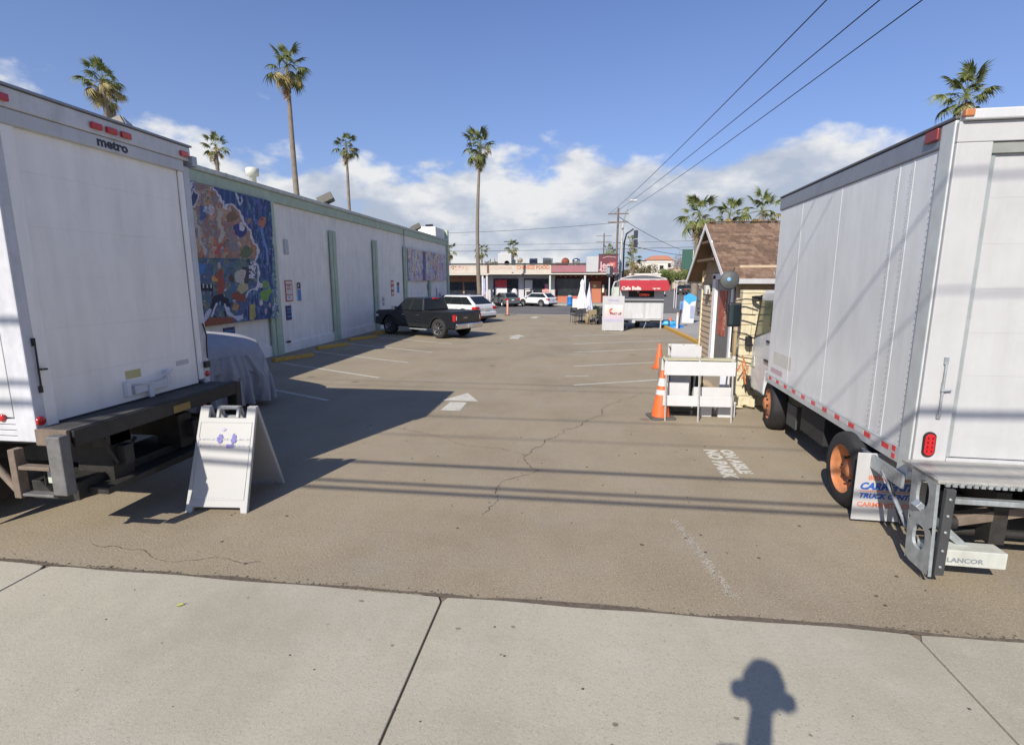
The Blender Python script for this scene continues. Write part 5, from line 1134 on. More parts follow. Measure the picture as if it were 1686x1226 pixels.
# ------------------------------------------------------------------ palms
LEAF = mat('palm_leaf_green', (.14,.165,.045), .55, var=.4, nsc=2); LEAF2 = mat('palm_leaf_olive', (.27,.22,.08), .6, var=.35, nsc=2); DEAD = mat('palm_dead_brown', (.34,.21,.11), .85, var=.3, nsc=3); TRK = mat('palm_trunk_grey', (.20,.165,.13), .9, var=.25, nsc=3, bump=.6, bsc=14)
def frond_mesh(name, m, seed, droop, nb=22, pl=.95, bl_=.70, fold=.5):
    rnd = random.Random(seed); mb = MB()
    P_ = [Vector((pl*t, 0, .10*math.sin(t*2.2)-droop*.16*t*t)) for t in (0,.33,.66,1)]
    mb.tube(P_, [.022,.016,.013,.012], 4, smooth=False)
    c = P_[-1]
    for k in range(nb):
        a = R(-118+236*k/(nb-1)+rnd.uniform(-5,5)); ln = bl_*(1-.25*abs(a)/2.1)*rnd.uniform(.78,1.08); w = .046
        dx, dy = math.cos(a), math.sin(a)*(1-fold*.35); seg = 4; prev = None; dr = droop*rnd.uniform(.85,1.25)
        for s in range(seg+1):
            t = s/seg; q = c+Vector((dx*ln*t, dy*ln*t, .05*t-dr*(.30*t*t+.35*t**3)*ln-fold*.28*abs(dy)*ln*t)); ww = w*(.45+.9*t if t < .45 else .86*(1-t)/.55)+.002
            side = Vector((-dy, dx, 0)).normalized()*ww; up = Vector((0,0,.35*ww)); cur = [q-side+up*1.2, q-up, q+side+up*1.2]
            if prev: mb.add(prev+cur, [(0,1,4,3),(1,2,5,4)])
            prev = cur
    me = mb.mesh(name); me.materials.append(m); return me
FR = [frond_mesh('frond', LEAF, 1, .5), frond_mesh('frond', LEAF, 2, 1.0), frond_mesh('frond', LEAF2, 3, 1.5, fold=1.0), frond_mesh('frond', LEAF2, 4, .9, fold=.8)]
FRD = [frond_mesh('dead_frond', DEAD, 5, 1.6, 12, .55, .62, 1.6), frond_mesh('dead_frond', DEAD, 6, 1.3, 12, .6, .6, 1.8), frond_mesh('dead_frond', LEAF2, 7, 1.4, 14, .7, .62, 1.4)]
def join(parts, name):
    v, f = [], []; mats = []; mi = []
    for me, M_ in parts:
        k = len(v); v += [(M_ @ x.co).to_tuple() for x in me.vertices]; m = me.materials[0]
        if m not in mats: mats.append(m)
        for p in me.polygons: f.append(tuple(i+k for i in p.vertices)); mi.append(mats.index(m))
    me = bpy.data.meshes.new(name); me.from_pydata(v, [], f)
    for m in mats: me.materials.append(m)
    me.polygons.foreach_set('material_index', mi); return me
def palm(x, y, h, cr, label, near=True, tr=.17, n=30, skirt=10, lean=(0,0), seed=1, curve=0, group='tall fan palms beyond the lot'):
    rnd = random.Random(seed); t = thing('palm_tree', label, 'palm tree', (x, y, 0), 0, group)
    pts = []; rs = []
    for i in range(25):
        q = i/24; pts.append((lean[0]*q+curve*math.sin(q*math.pi)*.5, lean[1]*q, (h-.25)*q-.1*(1-q))); rs.append(tr*(1.25-.2*q if q > .05 else 1.6-q*6)*(1-.45*q)*(1+.04*rnd.uniform(-1,1))*(.6 if i == 24 else 1))
    MB().tube(pts, rs, 12).build('trunk', TRK, t); top = Vector((lean[0], lean[1], h-.05)); parts = []
    def place(me, th, el, sc, off=0):
        M_ = Matrix.Translation(top+Vector((0,0,off))) @ Matrix.Rotation(th,4,'Z') @ Matrix.Rotation(-el,4,'Y') @ Matrix.Rotation(rnd.uniform(-.6,.6),4,'X') @ Matrix.Scale(sc,4)
        if near:
            o = link('dead_frond' if me in FRD else 'frond', me, None, t); o.matrix_local = M_
        else: parts.append((me, M_))
    for k in range(n):
        q = (k+.5)/n; el = R(84-150*q**.8+rnd.uniform(-12,12)); th = k*2.39996+rnd.uniform(-.5,.5)
        if rnd.random() < .20 and q > .15: continue
        place(FR[0] if q < .35 else (FR[1] if q < .6 else FR[rnd.choice([1,2,3])]), th, el, cr*rnd.uniform(.72,1.28)*(.92 if q < .15 else 1), .1*(1-q))
    sk = rnd.uniform(-.9,.6)
    for k in range(skirt): place(rnd.choice(FRD), sk+rnd.gauss(0,1.1), R(rnd.uniform(-88,-70)), cr*rnd.uniform(.7,1.1), -.05-1.15*rnd.random()**1.5*cr)
    if parts: link('crown', join(parts, 'crown'), None, t)
    return t
def at(u, D): return u[0]*D, u[1]*D, 2.5+u[2]*D
def P_(u, D, *a, dz=0, **k): x, y, z = at(u, D); return palm(x, y, z+dz, *a, **k)
P_((-.476,.879,.345), 38, .88, 'tallest palm with long bare trunk above the white building', seed=3, lean=(-.45,.0), curve=-.3, tr=.2, skirt=22, n=42)
P_((-.686,.727,.280), 37, .70, 'palm with full crown above the left truck roof', seed=5, n=38, tr=.18)
P_((-.683,.731,.262), 40, .62, 'shorter palm hidden behind the one above the left truck roof', seed=15, n=24, skirt=18, tr=.18)
P_((-.5817,.8134,.208), 50, .72, 'small palm peeking over the parapet near the large mural', seed=7, tr=.22)
P_((-.408,.913,.228), 52, .80, 'medium palm rising behind the middle of the white building parapet', seed=9, tr=.17, skirt=18)
P_((-.1884,.982,.236), 46.5, 1.0, 'tall slender palm rising from in front of the strip mall', seed=11, tr=.17, lean=(.15,0), curve=-.5, skirt=20, n=42)
P_((.5227,.8525,.250), 33, .80, 'palm peeking above the roof of the right truck', seed=13, tr=.22, skirt=22, n=50)
P_((.2016,.9795,.110), 40, .95, 'thick palm with brown skirt directly behind the shed peak', seed=17, tr=.24, skirt=24, n=34, group='palms behind the shed')
P_((.298,.9545,.112), 36, .86, 'palm crown above the shed roof beside the right truck', seed=19, tr=.30, group='palms behind the shed')
P_((.2505,.968,.108), 46, .85, 'low palm crown just visible over the shed roof ridge', seed=21, tr=.3, group='palms behind the shed')
for i, (px_, py_, D, cr, lab) in enumerate(((740,412,92,1.35,'small far palm at the corner of the white building'),(793,412,95,1.35,'small far palm just right of the tall slender palm'),(845,408,90,1.3,'small far palm above centre of the strip mall roof'),(1041,397,105,1.2,'slim far palm right of the street light'),(1003,412,100,1.3,'low far palm behind the maroon sign'),(1043,425,70,1.3,'dark drooping palm beside the white far building'))):
    v_ = cam.rotation_euler.to_matrix() @ Vector((px_-843, 613-py_, -860)); n_ = math.hypot(v_.x, v_.y); P_((v_.x/n_, v_.y/n_, v_.z/n_), D, cr*.66, lab, near=False, seed=40+i, n=24, skirt=6, tr=.22, group='far palms on the horizon')

# ------------------------------------------------------------------ far trees and buildings
def tree(x, y, h, w, m, label, seed, trunk=True, group='trees up the main street', n=3200, ls=.17):
    rnd = random.Random(seed); t = thing('street_tree', label, 'tree', (x, y, 0), 0, group); mb = MB()
    lobes = [(rnd.uniform(-w*.32,w*.32), rnd.uniform(-w*.3,w*.3), h*rnd.uniform(.52,.84), rnd.uniform(.20,.34)*w) for k in range(11)]
    for k in range(n):
        c = rnd.choice(lobes); d = Vector((rnd.gauss(0,1), rnd.gauss(0,1), rnd.gauss(0,1))).normalized()*c[3]*(rnd.random()**.4); d.z *= .75
        p = Vector(c[:3])+d; a = Vector((rnd.gauss(0,1), rnd.gauss(0,1), rnd.gauss(0,1))).normalized(); b = a.orthogonal().normalized(); s = ls*rnd.uniform(.6,1.3)
        mb.add([p-a*s, p-b*s*.5, p+a*s, p+b*s*.5], [(0,1,2,3)])
    mb.build('crown', m, t)
    MB().tube([(0,0,0),(.1,0,h*.35),(0,.1,h*.7)], [.22,.16,.06], 8).build('trunk', WOODP, t)
    for k in range(4): c = lobes[k]; MB().tube([(.08,0,h*.33),(c[0]*.6,c[1]*.6,c[2]*.8),(c[0],c[1],c[2])], [.09,.06,.03], 6).build('limb', WOODP, t)
FG = mat('foliage_bright', (.12,.155,.03), .7, var=.45, nsc=1.2); FB = mat('foliage_brown', (.20,.115,.045), .75, var=.4, nsc=1.2); FD = mat('foliage_dark', (.035,.06,.03), .7, var=.4, nsc=1.2); FO = mat('foliage_olive', (.13,.11,.05), .75, var=.4, nsc=1.2)
tree(19.5,120,4.6,6,FG,'bright green rounded tree before the far white building',1); tree(24.2,122,5.2,6,FG,'second bright green tree right of the first one',2)
tree(24.2,98,6.8,7.5,FB,'broad brown leaved tree beside the dark green sign',3); tree(26.5,104,8.2,9,FB,'tallest brown leaved tree up the main street',4); tree(27.5,140,9,9,FB,'farther brown leaved tree up the street',5)
tree(11.2,128,5.0,4,FO,'olive scrubby tree left of the far white building',6); tree(11.5,100,5.5,5,FO,'low olive tree behind the street light',7,n=1800)
tree(22.5,70,4.2,4,FD,'small dark green tree under the green sign',8,n=1500)
for i, (x, y, h, w) in enumerate(((-20,130,6.5,9),(-6,135,5.6,8),(6,140,5.8,8),(34,135,8,12),(44,120,7,10))): tree(x, y, h, w, FD if i % 2 else FO, ['low dark tree line left behind the strip mall','dark tree behind centre of strip mall','olive tree behind maroon end of strip mall','dark tree far right beyond the shed','olive tree farthest right beyond the trucks'][i], 20+i, group='trees behind the buildings', n=1500, ls=.3)
def house(x, y, w, d, h, m, label, roofm=None, nw=4, rows=1):
    t = thing('far_building', label, 'building', (x, y, 0)); box('wall', (-w/2,w/2,0,d,0,h), m, t)
    if roofm: MB().prism([(-w/2-.3,h),(w/2+.3,h),(w/4,h+1.3),(-w/4,h+1.3)], -.3, d+.3, 'y').build('roof', roofm, t)
    else: box('roof_edge', (-w/2-.1,w/2+.1,-.1,.2,h+.002,h+.25), m, t)
    for r in range(rows):
        for k in range(nw):
            xx = -w/2+w*(k+.5)/nw; f = box('window', (xx-.6,xx+.6,-.06,-.0,h*(r+.45)/rows,h*(r+.8)/rows), WPO, t); box('pane', (xx-.5,xx+.5,-.08,-.061,h*(r+.47)/rows,h*(r+.78)/rows), SHG, f)
house(18.5,150,10,10,7.0,mat('far_white', (.62,.58,.52), .8),'white flat roofed building on the hill up the street',None,3,2)
house(23.5,165,8,10,8.2,mat('far_white', (.62,.58,.52), .8),'white building with terracotta roof behind the bright green trees',mat('terracotta_roof', (.42,.19,.12), .8),3,2)
house(31,150,12,10,5.5,mat('far_tan', (.45,.36,.27), .8),'tan building up the main street behind brown trees',None,5,1)
house(33,75,14,12,4.5,mat('far_grey', (.40,.40,.40), .8),'grey shop building right of the main street behind the shed',None,5,1)
house(-40,150,40,10,4.0,mat('far_tan', (.45,.36,.27), .8),'long tan building far behind the strip mall at left',None,8,1)
house(45,110,16,12,5.5,mat('far_white2', (.55,.52,.48), .8),'pale building at far right beyond the trucks',None,5,1)
house(10.5,90,5,6,3.2,mat('far_white', (.62,.58,.52), .8),'small white kiosk across the street behind the cafe cart',None,2,1)
t = thing('street_sign', 'large dark green sign on white post left of the shed roof', 'sign', (11.4, 58, 0)); box('sign_board', (-.9,1.3,-.08,.08,3.5,5.6), mat('dark_green_sign', (.035,.10,.075), .5, var=.15), t, .03); box('sign_post', (.15,.33,-.22,-.1,0,5.5), WN, t, .01); box('cross_panel', (.9,2.4,-.06,.06,3.15,3.55), WN, t, .02)
t = thing('bus_shelter', 'thin white frame shelter behind the cafe cart across the corner', 'shelter', (8.2, 47, 0))
for a, b in (((0,0,0),(0,0,2.35)),((2.6,0,0),(2.6,0,2.35)),((0,0,2.35),(2.6,0,2.35)),((0,1,2.35),(2.6,1,2.35)),((0,1,0),(0,1,2.35)),((2.6,1,0),(2.6,1,2.35))): MB().tube([a,b], .04, 6).build('frame_tube', WPO, t)

# ------------------------------------------------------------------ items by the yellow kerb
t = thing('feather_banner', 'white banner board with blue wave top on the pavement', 'banner', (5.95, 30.0, .12))
bw = MB().prism([(-.36,.0),(.28,.0),(.36,1.42),(.0,1.62),(-.30,1.45)], -.02, .02, 'y'); bw.build('banner_cloth', mat('banner_white', (.62,.62,.62), .7, var=.05), t, .01)
MB().prism([(-.30,1.26),(-.1,1.12),(.0,1.0),(.12,1.16),(.36,1.22),(.36,1.44),(.0,1.64),(-.30,1.47)], -.028, -.0205, 'y').build('blue_wave', mat('banner_blue', (.05,.34,.72), .6), t); box('side_print', (.06,.30,-.028,-.0205,.25,.95), mat('banner_grey_print', (.3,.35,.48), .6), t)
t = thing('parking_sign', 'blue sign on dark slanted post in a blue base', 'sign', (4.95, 27.3, .0)); MB().tube([(0,0,.05),(.10,0,1.3)], .035, 8).build('post', KN, t); box('sign_board', (.0,.18,-.03,-.01,1.0,1.42), mat('sign_soft_blue', (.12,.25,.50), .5), t, .01)
MB().lathe([(0,0),(.38,0),(.40,.10),(.3,.22),(0,.22)], 20, (-.1,0,.0)).build('base', BLUE, t)
t = thing('kayak_float', 'blue plastic float lying beside the sign base on kerb', 'float', (4.55, 27.9, .14)); MB().lathe([(0,-.42),(.10,-.36),(.14,0),(.10,.36),(0,.42)], 14, (0,0,.12), 'x').build('float', mat('float_blue', (.06,.38,.70), .4), t); box('strap', (-.03,.03,-.15,.15,.02,.27), KN, t)
t = thing('bollard', 'thin white marker post standing on the yellow kerb', 'bollard', (4.72, 26.4, .13)); MB().lathe([(.05,0),(.045,.75),(0,.78)], 12).build('post', WN, t); MB().lathe([(.052,.66),(.05,.74)], 12).build('reflector_band', mat('pale_orange_band', (.65,.35,.22), .5), t)
t = thing('traffic_cone', 'small orange cone beyond the yellow kerb by the blue base', 'traffic cone', (4.75, 28.6, .12)); MB().lathe([(.12,.03),(.03,.42),(0,.43)], 14).build('cone', ORANGE, t); box('base', (-.17,.17,-.17,.17,0,.03), ORANGE, t)
t = thing('trash_barrel', 'dark bin with pale lid behind the shed corner', 'bin', (6.35, 27.0, .12)); MB().lathe([(0,0),(.16,0),(.32,1.05),(0,1.05)], 18).build('barrel', mat('bin_dark', (.05,.055,.05), .6), t); box('lid', (-.36,.36,-.36,.36,1.06,1.40), mat('bin_lid_cream', (.55,.52,.42), .6), t, .08)
t = thing('bollard', 'low white marker post near the shed far corner', 'bollard', (5.85, 25.2, .12)); MB().lathe([(.05,0),(.045,.5),(0,.53)], 12).build('post', WN, t); MB().lathe([(.07,0),(.07,.03),(.05,.04)], 12).build('foot', GALV, t)
t = thing('delineator_post', 'orange delineator post in the lot before the slate SUV', 'post', (-5.07, 36.6, 0)); MB().lathe([(.07,.03),(.065,1.05),(0,1.08)], 14).build('post', mat('delineator_orange', (.68,.27,.18), .5), t); MB().lathe([(0,0),(.2,0),(.2,.04),(0,.045)], 16).build('base', BLACK, t)
for z in (.75,.95): MB().lathe([(.073,z),(.072,z+.07)], 14).build('reflective_band', WT, t)

# ------------------------------------------------------------------ shed with gable toward the lot
SH = thing('shed', 'tan clapboard shed with brown shingle roof and white rake boards', 'shed', (3.95, 14.0, 0))
Dp, LX, ez, rz_ = 3.95, 4.4, 2.72, 4.02   # depth along y, length along x
mid = 2.05
core = MB().prism([(.03,0),(Dp-.03,0),(Dp-.03,ez),(mid,rz_-.15),(.03,ez)], .035, LX, 'x'); core.build('wall', mat('shed_sheathing', (.2,.16,.11), .9), SH)
def roofz(y): return ez+(rz_-ez)*(y/mid if y < mid else (Dp-y)/(Dp-mid))
k = 0; zz = .05
while zz < rz_-.2:
    h = .165; z1 = min(zz+h-.004, rz_-.17)
    ya, yb = 0.0, Dp
    if zz > ez-.15: tt = (zz+h-ez)/(rz_-ez); ya = max(0, mid*tt); yb = min(Dp, Dp-(Dp-mid)*tt)
    segs = [(ya, yb)] if not (zz < 2.5) else [(ya, .28), (2.42, yb)]   # leave the door bay open
    for a, b in segs:
        if b-a > .05: MB().add([(.034,a,zz),(.034,b,zz),(.034,b,z1),(.034,a,z1),(-.014,a,zz),(-.014,b,zz),(.012,b,z1),(.012,a,z1)], [(0,1,2,3),(4,5,6,7),(0,1,5,4),(1,2,6,5),(2,3,7,6),(3,0,4,7)]).build('clapboard', TAN, SH)
    if zz < ez: MB().add([(.0,.029,zz),(LX,.029,zz),(LX,.029,z1),(0,.029,z1),(0,-.014,zz),(LX,-.014,zz),(LX,.010,z1),(0,.010,z1)], [(0,1,2,3),(4,5,6,7),(0,1,5,4),(1,2,6,5),(2,3,7,6),(3,0,4,7)]).build('clapboard', TAN, SH)
    zz += h
box('corner_board', (-.03,.05,Dp-.10,Dp+.03,0,ez+.1), TRIMY, SH, .006); box('corner_board', (-.03,.06,-.03,.06,0,ez-.05), TAN, SH, .006)
# door bay: white jambs, dark opening, banner
box('door_jamb', (-.05,.05,2.13,2.44,0,2.62), JAMB, SH, .01); box('door_jamb', (-.05,.05,.26,.44,0,2.50), JAMB, SH, .01); box('door_head', (-.05,.05,.26,2.50,2.50,2.66), JAMB, SH, .01)
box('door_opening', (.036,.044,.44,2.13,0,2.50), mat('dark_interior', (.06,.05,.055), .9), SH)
box('door', (-.02,.03,.62,1.85,.05,2.45), mat('door_grey_metal', (.18,.19,.20), .4, metal=.4, var=.2), SH, .01)
box('door_banner', (-.032,-.022,.85,1.65,.95,2.2), mat('faded_red_banner', (.42,.11,.065), .7, var=.5, nsc=4), SH)
text('lettering', 'OPEN', .30, mat('banner_text_pale', (.6,.4,.3), .6), SH, (-.034,1.05,1.9), (R(90),R(90),R(-90)), 0, .004)
for z in (.35, 1.25, 1.5): disc('screw', SH, (-.051,2.28,z), .014, 'x', BLACK, .006, -1)
# roof
OV = .42; EO = .42; ply = .07
def rpt(y, up=0): return (y, roofz(y) if 0 <= y <= Dp else ez+(y if y < 0 else Dp-y)*((rz_-ez)/(mid if y < 0 else Dp-mid)))
deck = []
for (ya, yb) in ((-EO, mid), (mid, Dp+EO)):
    (a, za), (b, zb) = rpt(ya), rpt(yb)
    MB().prism([(a,za),(b,zb),(b,zb+.05),(a,za+.05)], -OV, LX+.3, 'x').build('roof_deck', mat('bare_soffit_wood', (.20,.13,.08), .8, var=.2), SH)
SHM = [mat('shingle_brown', (.18,.112,.074), .9, var=.3, nsc=12, bump=.5, bsc=50), mat('shingle_tan', (.22,.145,.10), .9, var=.3, nsc=12, bump=.5, bsc=50), mat('shingle_dark', (.135,.085,.058), .9, var=.3, nsc=12, bump=.5, bsc=50)]
for side_, (y0, y1) in enumerate(((-EO-.03, mid), (Dp+EO+.03, mid))):
    mbs = [MB(), MB(), MB()]; nrow = 24
    for r in range(nrow):
        t0 = r/nrow; t1 = (r+1.15)/nrow; ya, yb = y0+(y1-y0)*t0, y0+(y1-y0)*min(1,t1); za, zb = rpt(ya)[1]+.056+.022, rpt(yb)[1]+.056
        x = -OV-.03-random.uniform(0,.2)
        while x < LX+.3:
            w = random.uniform(.11,.24); xa, xb = max(-OV-.03, x), min(LX+.3, x+w-.006)
            if xb > xa+.02:
                j = random.uniform(-.012,.012); mb = random.choice(mbs)
                mb.add([(xa,ya+j,za),(xb,ya+j,za),(xb,yb,zb),(xa,yb,zb),(xa,ya+j,za-.02),(xb,ya+j,za-.02)], [(0,1,2,3),(0,1,5,4)])
            x += w
    for mb, m in zip(mbs, SHM): mb.build('shingles', m, SH)['kind'] = 'stuff'
box('ridge_cap', (-OV-.03,LX+.3,mid-.09,mid+.09,rz_+.08,rz_+.10), SHM[0], SH, .008)
for (ya, yb) in ((-EO-.04, mid), (mid, Dp+EO+.04)):
    (a, za), (b, zb) = rpt(ya), rpt(yb); MB().prism([(a,za-.10),(b,zb-.10),(b,zb+.055),(a,za+.055)], -OV-.035, -OV-.002, 'x').build('rake_board', JAMB, SH, .004)
box('eave_board', (-OV,LX+.3,-EO-.06,-EO-.035,rpt(-EO)[1]-.06,rpt(-EO)[1]+.06), WHITE2, SH, .004)
box('eave_board', (-OV,LX+.3,Dp+EO+.035,Dp+EO+.06,rpt(Dp+EO)[1]-.06,rpt(Dp+EO)[1]+.06), WHITE2, SH, .004)
for z in (3.55, 3.05): box('gable_brace', (-OV,-.02,mid-(rz_-z)*1.0,mid+(rz_-z)*1.0,z-.03,z+.03), mat('brace_wood', (.16,.11,.07), .8), SH)
MB().lathe([(0,-.06),(.05,-.04),(.06,.0),(.04,.05),(0,.06)], 14, (.75,-.25,2.55)).build('globe_lamp', WN, SH); MB().tube([(.75,-.25,2.6),(.75,-.25,2.68)], .015).build('lamp_stem', GALV, SH)
MB().box(-.18,-.03,2.72,3.0,2.05,2.32).build('lamp_box', mat('lamp_box_pale', (.5,.5,.48), .5), SH, .02); MB().tube([(-.10,2.72,2.2),(-.14,2.6,2.1),(-.10,2.62,2.0)], .012, 6).build('lamp_bracket', KN, SH)
box('notice', (.9,1.5,-.032,-.018,1.0,2.0), mat('notice_bluegrey', (.3,.33,.4), .6), SH)

# cream block wall behind the cab
CB = thing('block_wall', 'cream painted concrete block wall beside the right truck cab', 'wall', (3.13, 10.75, 0))
for r in range(11):
    off = -.2 if r % 2 else 0
    for k in range(6):
        x0 = max(0, off+k*.41); x1 = min(2.3, off+(k+1)*.41-.008)
        if x1-x0 > .05: box('block', (x0,x1,0+random.uniform(-.003,.003),.19,r*.203+.002,r*.203+.196), CREAM, CB, .006)
for k in (0,1,2,3,4):
    box('coping_block', (k*.46,k*.46+.42,.0,.2,11*.203+.002,11*.203+.06), CREAM, CB, .01)
t = thing('scrap_pile', 'torn cream tiles and orange straps piled against the block wall', 'debris', (3.02, 10.45, 0))
for k in range(9): MB().box(-.12,.12,-.01,.01,-.08,.08, M=Matrix.Translation((random.uniform(-.02,.3),random.uniform(-.05,.15),.08+k*.012)) @ Matrix.Rotation(random.uniform(-1,1),4,'X') @ Matrix.Rotation(random.uniform(-1,1),4,'Z')).build('tile', CREAM, t)
MB().tube([(.02,0,.75),(.10,-.03,.95),(.15,0,.70),(.2,.02,.5)], .018, 6).tube([(.1,0,1.05),(.2,0,.8),(.12,0,.6)], .015, 6).build('strap', mat('strap_orange', (.5,.16,.05), .7), t)
t['label'] = 'torn cream tiles and orange straps heaped beside the right truck cab'
t = thing('wooden_post', 'thin pale wooden post standing just left of block wall', 'post', (2.93, 10.35, 0)); MB().box(-.025,.025,-.03,.03,0,1.55).build('post', mat('bare_timber', (.34,.25,.13), .8, var=.2), t, .004); box('tape_band', (-.028,.028,-.033,.033,1.0,1.06), WN, t)

# barricades, cones, boxes
BWH = mat('barricade_white', (.56,.56,.57), .5, var=.04, dirt=.06)
def barricade(x, y, rz, w, label, zt=(.82,1.07), zl=(.26,.45), group='white plank barricades'):
    t = thing('barricade', label, 'barricade', (x, y, 0), rz, group)
    for s, yy in ((-1,-.16),(1,.16)):
        for a, b in (zt, zl): 
            if s == 1 and a == zl[0]: continue
            box('plank', (-w/2,w/2,yy-.015,yy+.015,a,b), BWH, t, .006)
        for xx in (-w/2+.04, w/2-.04, 0.0):
            MB().tube([(xx,s*.26,0),(xx,s*.13,1.12)], .016, 4, smooth=False).build('leg', mat('angle_leg', (.5,.5,.48), .5, metal=.3), t)
    if w > 1: box('plank', (-.02,w/2+.03,.10,.13,.30,.56), BWH, t, .006); box('plank', (-w/2+.1,-.12,.05,.08,.40,.66), BWH, t, .006)
    box('top_edge', (-w/2,w/2,-.13,.13,1.085,1.10), mat('aged_plank_top', (.5,.46,.30), .7), t)
    return t
barricade(2.12, 9.62, 1, 1.22, 'nearest white plank barricade beside the striped cone')
b2 = barricade(2.22, 11.4, 2, .62, 'second white plank barricade behind the nearest one', (.88,1.13), (.40,.82))
def cone(x, y, h, label, bands=True, base=BLACK):
    t = thing('traffic_cone', label, 'traffic cone', (x, y, 0), 12, 'orange traffic cones by the barricades'); r = h*.19
    P2 = lambda q: r*(1-q)+.03*q
    MB().lathe([(P2(0),.03),(P2(.92),h*.95),(.02,h),(0,h)], 24).build('cone_body', ORANGE, t)
    MB().prism([(-r*1.35,-r*1.1),(-r*1.1,-r*1.35),(r*1.1,-r*1.35),(r*1.35,-r*1.1),(r*1.35,r*1.1),(r*1.1,r*1.35),(-r*1.1,r*1.35),(-r*1.35,r*1.1)], 0, .035, 'z').build('base', base, t, .008)
    if bands:
        for a, b in ((.50,.60),(.68,.84)):
            q0, q1 = (a-.03)/.92, (b-.03)/.92; f = lambda zz: r+(.03-r)*((zz*h-.03)/(h*.92)); MB().lathe([(f(a)+.012,a*h),(f(b)+.012,b*h)], 24).build('reflective_band', WT, t)
cone(1.51, 9.60, .88, 'tall orange cone with white bands at the corner of nearest barricade', True, mat('cone_base_grey', (.09,.09,.08), .7, dirt=.3))
cone(2.27, 15.2, .70, 'plain orange cone farther back left of the barricades', False, ORANGE)
def bx(name, x, y, w, d, h, m, label, cat, lid=None, rz=0):
    t = thing(name, label, cat, (x, y, 0), rz); box('body', (-w/2,w/2,-d/2,d/2,0,h), m, t, .012)
    if lid: box('label_patch' if lid is not None else 'lid', (-w/4,w/3,-d/2-.003,-d/2-.0005,h*.72,h*.98), lid, t)
    box('rim', (-w/2-.008,w/2+.008,-d/2-.008,d/2+.008,h+.001,h+.02), m, t, .004); return t
bx('plastic_tub', 2.35, 9.85, .20, .2, .28, BWH, 'small white tub with dark blue label under nearest barricade', 'tub', NV)
bx('plastic_tub', 2.70, 9.85, .30, .26, .27, BWH, 'larger white tub with bright blue label under nearest barricade', 'tub', mat('tub_blue', (.05,.3,.65), .5))
t = thing('rolling_rack', 'dark metal rolling rack behind the nearest barricade', 'rack', (1.98, 10.02, 0))
box('shelf', (-.32,.30,-.2,.2,.10,.13), DKSTEEL, t); box('shelf', (-.32,.30,-.2,.2,.32,.35), DKSTEEL, t)
for a in (-.3,.28):
    for b in (-.18,.18): MB().tube([(a,b,.04),(a,b,.95)], .014, 6).build('upright', DKSTEEL, t); MB().lathe([(.04,-.012),(.04,.012)], 10, (a,b,.04), 'x').build('caster', BLACK, t)
t = thing('storage_box', 'white storage box sitting on the dark rolling rack', 'box', (1.86, 9.99, .352)); box('body', (-.2,.2,-.16,.16,0,.40), BWH, t, .015); box('lid', (-.21,.21,-.17,.17,.402,.43), BWH, t, .006)
t = thing('storage_box', 'grey brown screen panel leaning behind white storage box', 'panel', (2.0, 11.0, 0)); box('panel', (-.36,.2,-.02,.02,.35,.92), mat('taupe_panel', (.19,.16,.125), .8), t, .01); box('panel_foot', (-.3,.15,-.1,.1,0,.345), DKSTEEL, t)
t = thing('sandbag', 'tan sandbag slumped between the barricade legs', 'sandbag', (2.62, 11.0, .35)); 
v, f = [], []
for i in range(13):
    for j in range(16):
        a = math.pi*i/12; b = 2*math.pi*j/16; v.append((.28*math.cos(a), .14*math.sin(a)**.6*math.cos(b) if 0 < i < 12 else 0, .10*math.sin(a)**.6*math.sin(b)+.02*math.sin(5*a) if 0 < i < 12 else 0))
for i in range(12):
    for j in range(16): f.append((i*16+j, i*16+(j+1) % 16, (i+1)*16+(j+1) % 16, (i+1)*16+j))
MB().add(v, f, True).build('bag', mat('burlap', (.30,.24,.17), .9, bump=.4), t, rot=(0, R(28), 0))
box('tie', (.2,.27,-.03,.03,-.18,-.06), mat('burlap', (.3,.24,.17), .9), t)
box('crate_under', (-.25,.25,-.14,.14,-.35,-.13), DKSTEEL, t)
t['name_hint'] = ''; del t['name_hint']
t = thing('water_jug', 'blue white plastic panel leaning behind right end of barricade', 'panel', (2.86, 10.6, 0)); box('panel', (-.09,.09,-.03,.03,.2,.62), mat('panel_bluewhite', (.55,.58,.66), .5), t, .01); box('stand', (-.08,.08,-.08,.08,0,.198), DKSTEEL, t)
t.name = 'leaning_panel'
t = thing('dark_bag', 'black and green bag hanging behind the middle of nearest barricade', 'bag', (2.14, 10.0, .2)); box('bag', (-.05,.09,-.08,.08,.15,.62), mat('bag_dark', (.04,.055,.04), .8, var=.4), t, .04, seg=3); box('white_flap', (-.06,.05,-.09,-.08,.55,.78), BWH, t)
for i_, (x, y, l) in enumerate(((4.12,.0,0),)): pass

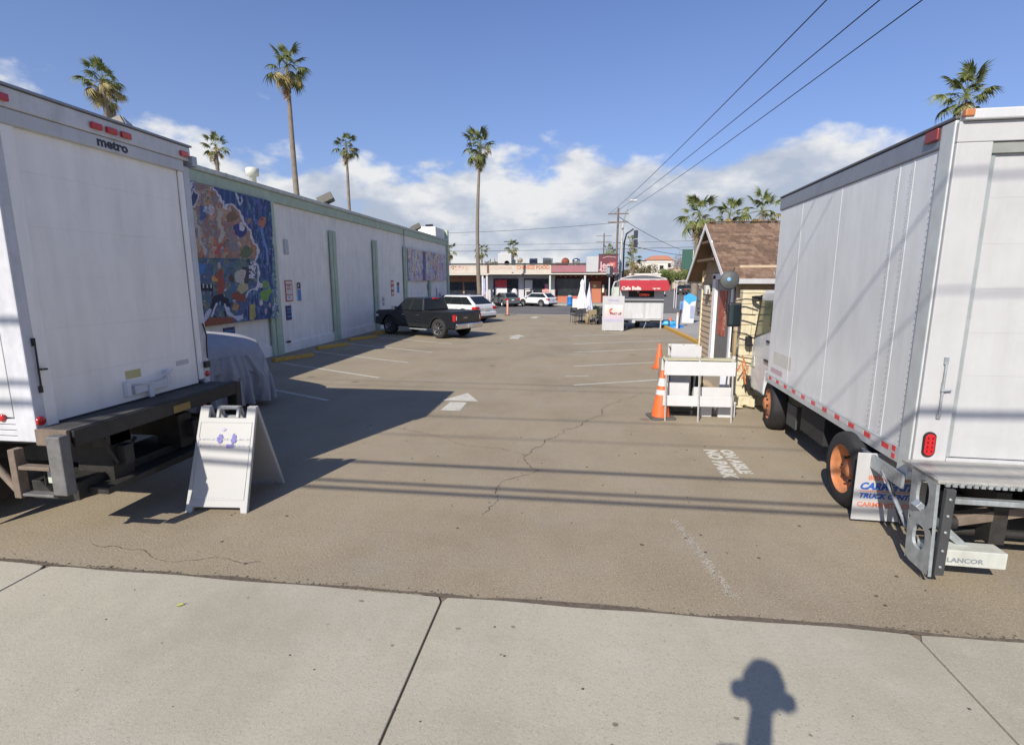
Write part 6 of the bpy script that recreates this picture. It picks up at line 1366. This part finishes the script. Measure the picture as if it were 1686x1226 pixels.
# panoramic camera mast just behind the viewpoint; its shadow falls on the sidewalk
CM = thing('camera_mast', 'panoramic camera head on mast standing on the street behind the viewpoint', 'camera mast', (-.16, -.52, 0))
MB().tube([(0,0,0),(0,0,1.6),(0,0,2.72)], [.12,.09,.06], 12).build('mast', BLACK, CM)
MB().lathe([(0,2.70),(.08,2.71),(.12,2.77),(.125,2.87),(.09,2.96),(0,2.99)], 20).build('camera_head', mat('camera_shell', (.05,.05,.055), .4), CM)
for a in (0, 180): MB().lathe([(0,-.06),(.04,-.045),(.058,-.0),(.04,.045),(0,.06)], 14, (.135*math.cos(R(a)),0,2.80-(.06 if a == 0 else 0)), 'x').build('scanner_drum', BLACK, CM)
box('scanner_box', (-.20,-.05,-.08,.08,2.26,2.42), BLACK, CM, .03)

# gum spots and stains trodden into the slabs
gm = mat('gum_spot', (.20,.185,.15), .9, var=.3)
for k in range(46):
    x, y, q = random.uniform(-6,3.6), random.uniform(.6,3.6), random.uniform(.005,.018); n = 9
    o = MB().add([(x+q*random.uniform(.7,1.5)*math.cos(2*math.pi*i/n), y+q*random.uniform(.6,1.1)*math.sin(2*math.pi*i/n), .0165) for i in range(n)], [tuple(range(n))]).build('gum_spot', gm, side)
# leaf litter
t = thing('fallen_leaf', 'single yellow green leaf lying on the sidewalk', 'leaf', (-3.02, 3.30, .015), 30)
MB().add([(-.03,0,.004),(0,-.014,.012),(.03,0,.006),(.005,.016,.016)], [(0,1,2,3)]).build('leaf_blade', mat('leaf_yellowgreen', (.35,.38,.06), .7), t); MB().tube([(.03,0,.008),(.05,.004,.01)], .002, 4).build('stem', KN, t)
mb = MB()
for k in range(34):
    x, y = random.uniform(-5,3), random.uniform(1.2,3.6); s = random.uniform(.002,.006); mb.box(x-s*1.6,x+s,y-s,y+s,.012,.016)
for k in range(60):
    x, y = random.uniform(-4,3), random.uniform(3.9,9); s = random.uniform(.004,.010); mb.box(x-s*1.6,x+s,y-s,y+s,.0,.006)
o = mb.build('litter_specks', mat('specks', (.08,.06,.05), .9)); tag(o, 'tiny dark specks of litter scattered on sidewalk and asphalt', 'litter', kind='stuff')
